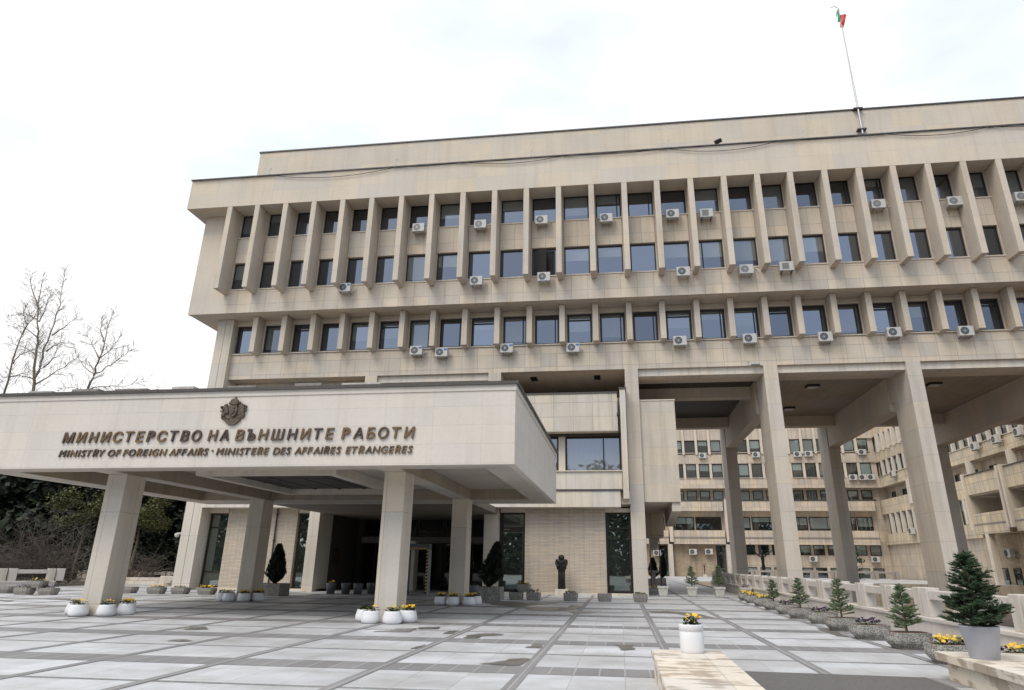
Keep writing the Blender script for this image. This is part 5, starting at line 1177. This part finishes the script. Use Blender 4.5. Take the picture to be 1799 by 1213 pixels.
for i, (x, lab) in enumerate(((-74, 'small budding tree above the canopy between the left edge and the tallest bare tree'), (-66.5, 'small budding tree above the canopy behind the tallest bare tree'), (-60.5, 'small budding tree low above the canopy, rightmost of the budding ones'))):
    t = bare_tree(lab, (x, 78, 0), 22-i*.8, 41+i, (0, 0), .6, 4, .3, 'budding trees above the canopy', 'budding_tree'); mb = MB(); rnd = random.Random(i)
    for k in range(16): leafcloud(mb, rnd, (rnd.uniform(-4, 4), rnd.uniform(-3, 3), 19.6+rnd.uniform(-3, 2.6)), (1.7, 1.6, 1.2), 60, .07, .15, .8)
    mb.build('leaves', M['olive'], t, local=True)
# bare arching shrubs behind the left balustrade
def shrub(label, loc, seed, W_, H, n_=60):
    rnd = random.Random(seed); t = thing('bare_shrub', label, 'shrub', loc, 0, 'bare arching shrubs at the left'); mb = MB()
    for k in range(n_):
        a = rnd.uniform(0, 6.28); L = W_*rnd.uniform(.6, 1.2); p_ = Vector((rnd.uniform(-1, 1)*W_*.35, rnd.uniform(-.6, .6), rnd.uniform(.1, .6)))
        d = Vector((math.cos(a)*.9, math.sin(a)*.5, rnd.uniform(.25, 1.5))).normalized(); pts = [p_]; ns_ = 9
        for j in range(ns_):
            d = (d+Vector((rnd.gauss(0, .16), rnd.gauss(0, .14), rnd.gauss(-.07, .13)))).normalized(); p_ = p_+d*L/ns_*1.15; p_.z = max(.1, min(H, p_.z)); pts.append(p_)
        r0 = rnd.uniform(.014, .032); mb.tube(pts, [r0*(1-.85*j/ns_)+.003 for j in range(ns_+1)], 3, False)
        for s_ in range(7):
            j = rnd.randint(2, ns_-1); q_ = pts[j]; d2 = Vector((rnd.gauss(0, 1), rnd.gauss(0, .6), rnd.gauss(.1, .5))).normalized(); q2 = q_+d2*rnd.uniform(.4, .7)
            mb.tube([q_, q2, q2+(d2+Vector((rnd.gauss(0, .4), 0, rnd.gauss(0, .4))))*rnd.uniform(.3, .6)], [.010, .007, .002], 3, False)
    mb.build('branches', M['shrubtwig'], t, local=True)
shrub('wide bare arching shrub behind the left balustrade, left of the canopy pillar', (-40.5, 46, 0), 3, 4.6, 5.4, 130)
shrub('bare arching shrub at the left picture edge', (-45.5, 47.5, 0), 4, 4.4, 5.2, 110)
shrub('small bare shrub behind the front left canopy pillar', (-36.5, 50, 0), 6, 2.4, 3.2, 45)
# plants low in the court seen over the balustrade
lf = thing('leafy_shrub', 'glossy leafy shrub beside the dark court window right of the far pillar', 'shrub', (33.6, 108, -3)); mb = MB(); rnd = random.Random(2)
MB().tube([(0, 0, 0), (0, 0, 5)], [.08, .03], 5).build('stem', M['bark'], lf, local=True)
for k in range(9): leafcloud(mb, rnd, (rnd.uniform(-.6, .9), 0, 2.6+k*.5), (.8, .6, .5), 60, .10, .26)
mb.build('leaves', M['firdark'], lf, local=True)
lf = thing('leafy_shrub', 'dark shrub behind the balustrade at the right picture edge', 'shrub', (38.6, 62, -3)); mb = MB()
MB().tube([(0, 0, 0), (0, 0, 3.5)], [.08, .03], 5).build('stem', M['bark'], lf, local=True)
for k in range(10): leafcloud(mb, rnd, (rnd.uniform(-.8, .8), 0, 1.5+k*.28), (.9, .7, .5), 80, .08, .2)
mb.build('leaves', M['firdark'], lf, local=True)
# trees and a white house across the street behind the camera (seen in the window reflections)
mb = MB(); rnd = random.Random(77)
for k in range(150):
    x = -82+(k % 50)*3.3; leafcloud(mb, rnd, (x, -42+rnd.uniform(-3, 3), rnd.uniform(2, 4)+(k//50)*6.0), (3.6, 2.6, 5.2), 300, .35, .95)
tag(mb.build('street_trees', M['street']), kind='stuff', label='row of green street trees opposite the building', cat='trees')
for o in S.objects:
    if o.get("label") and not (4 <= len(o["label"].replace("-", " ").split()) <= 16): print("LABEL", len(o["label"].split()), o.name, o["label"])
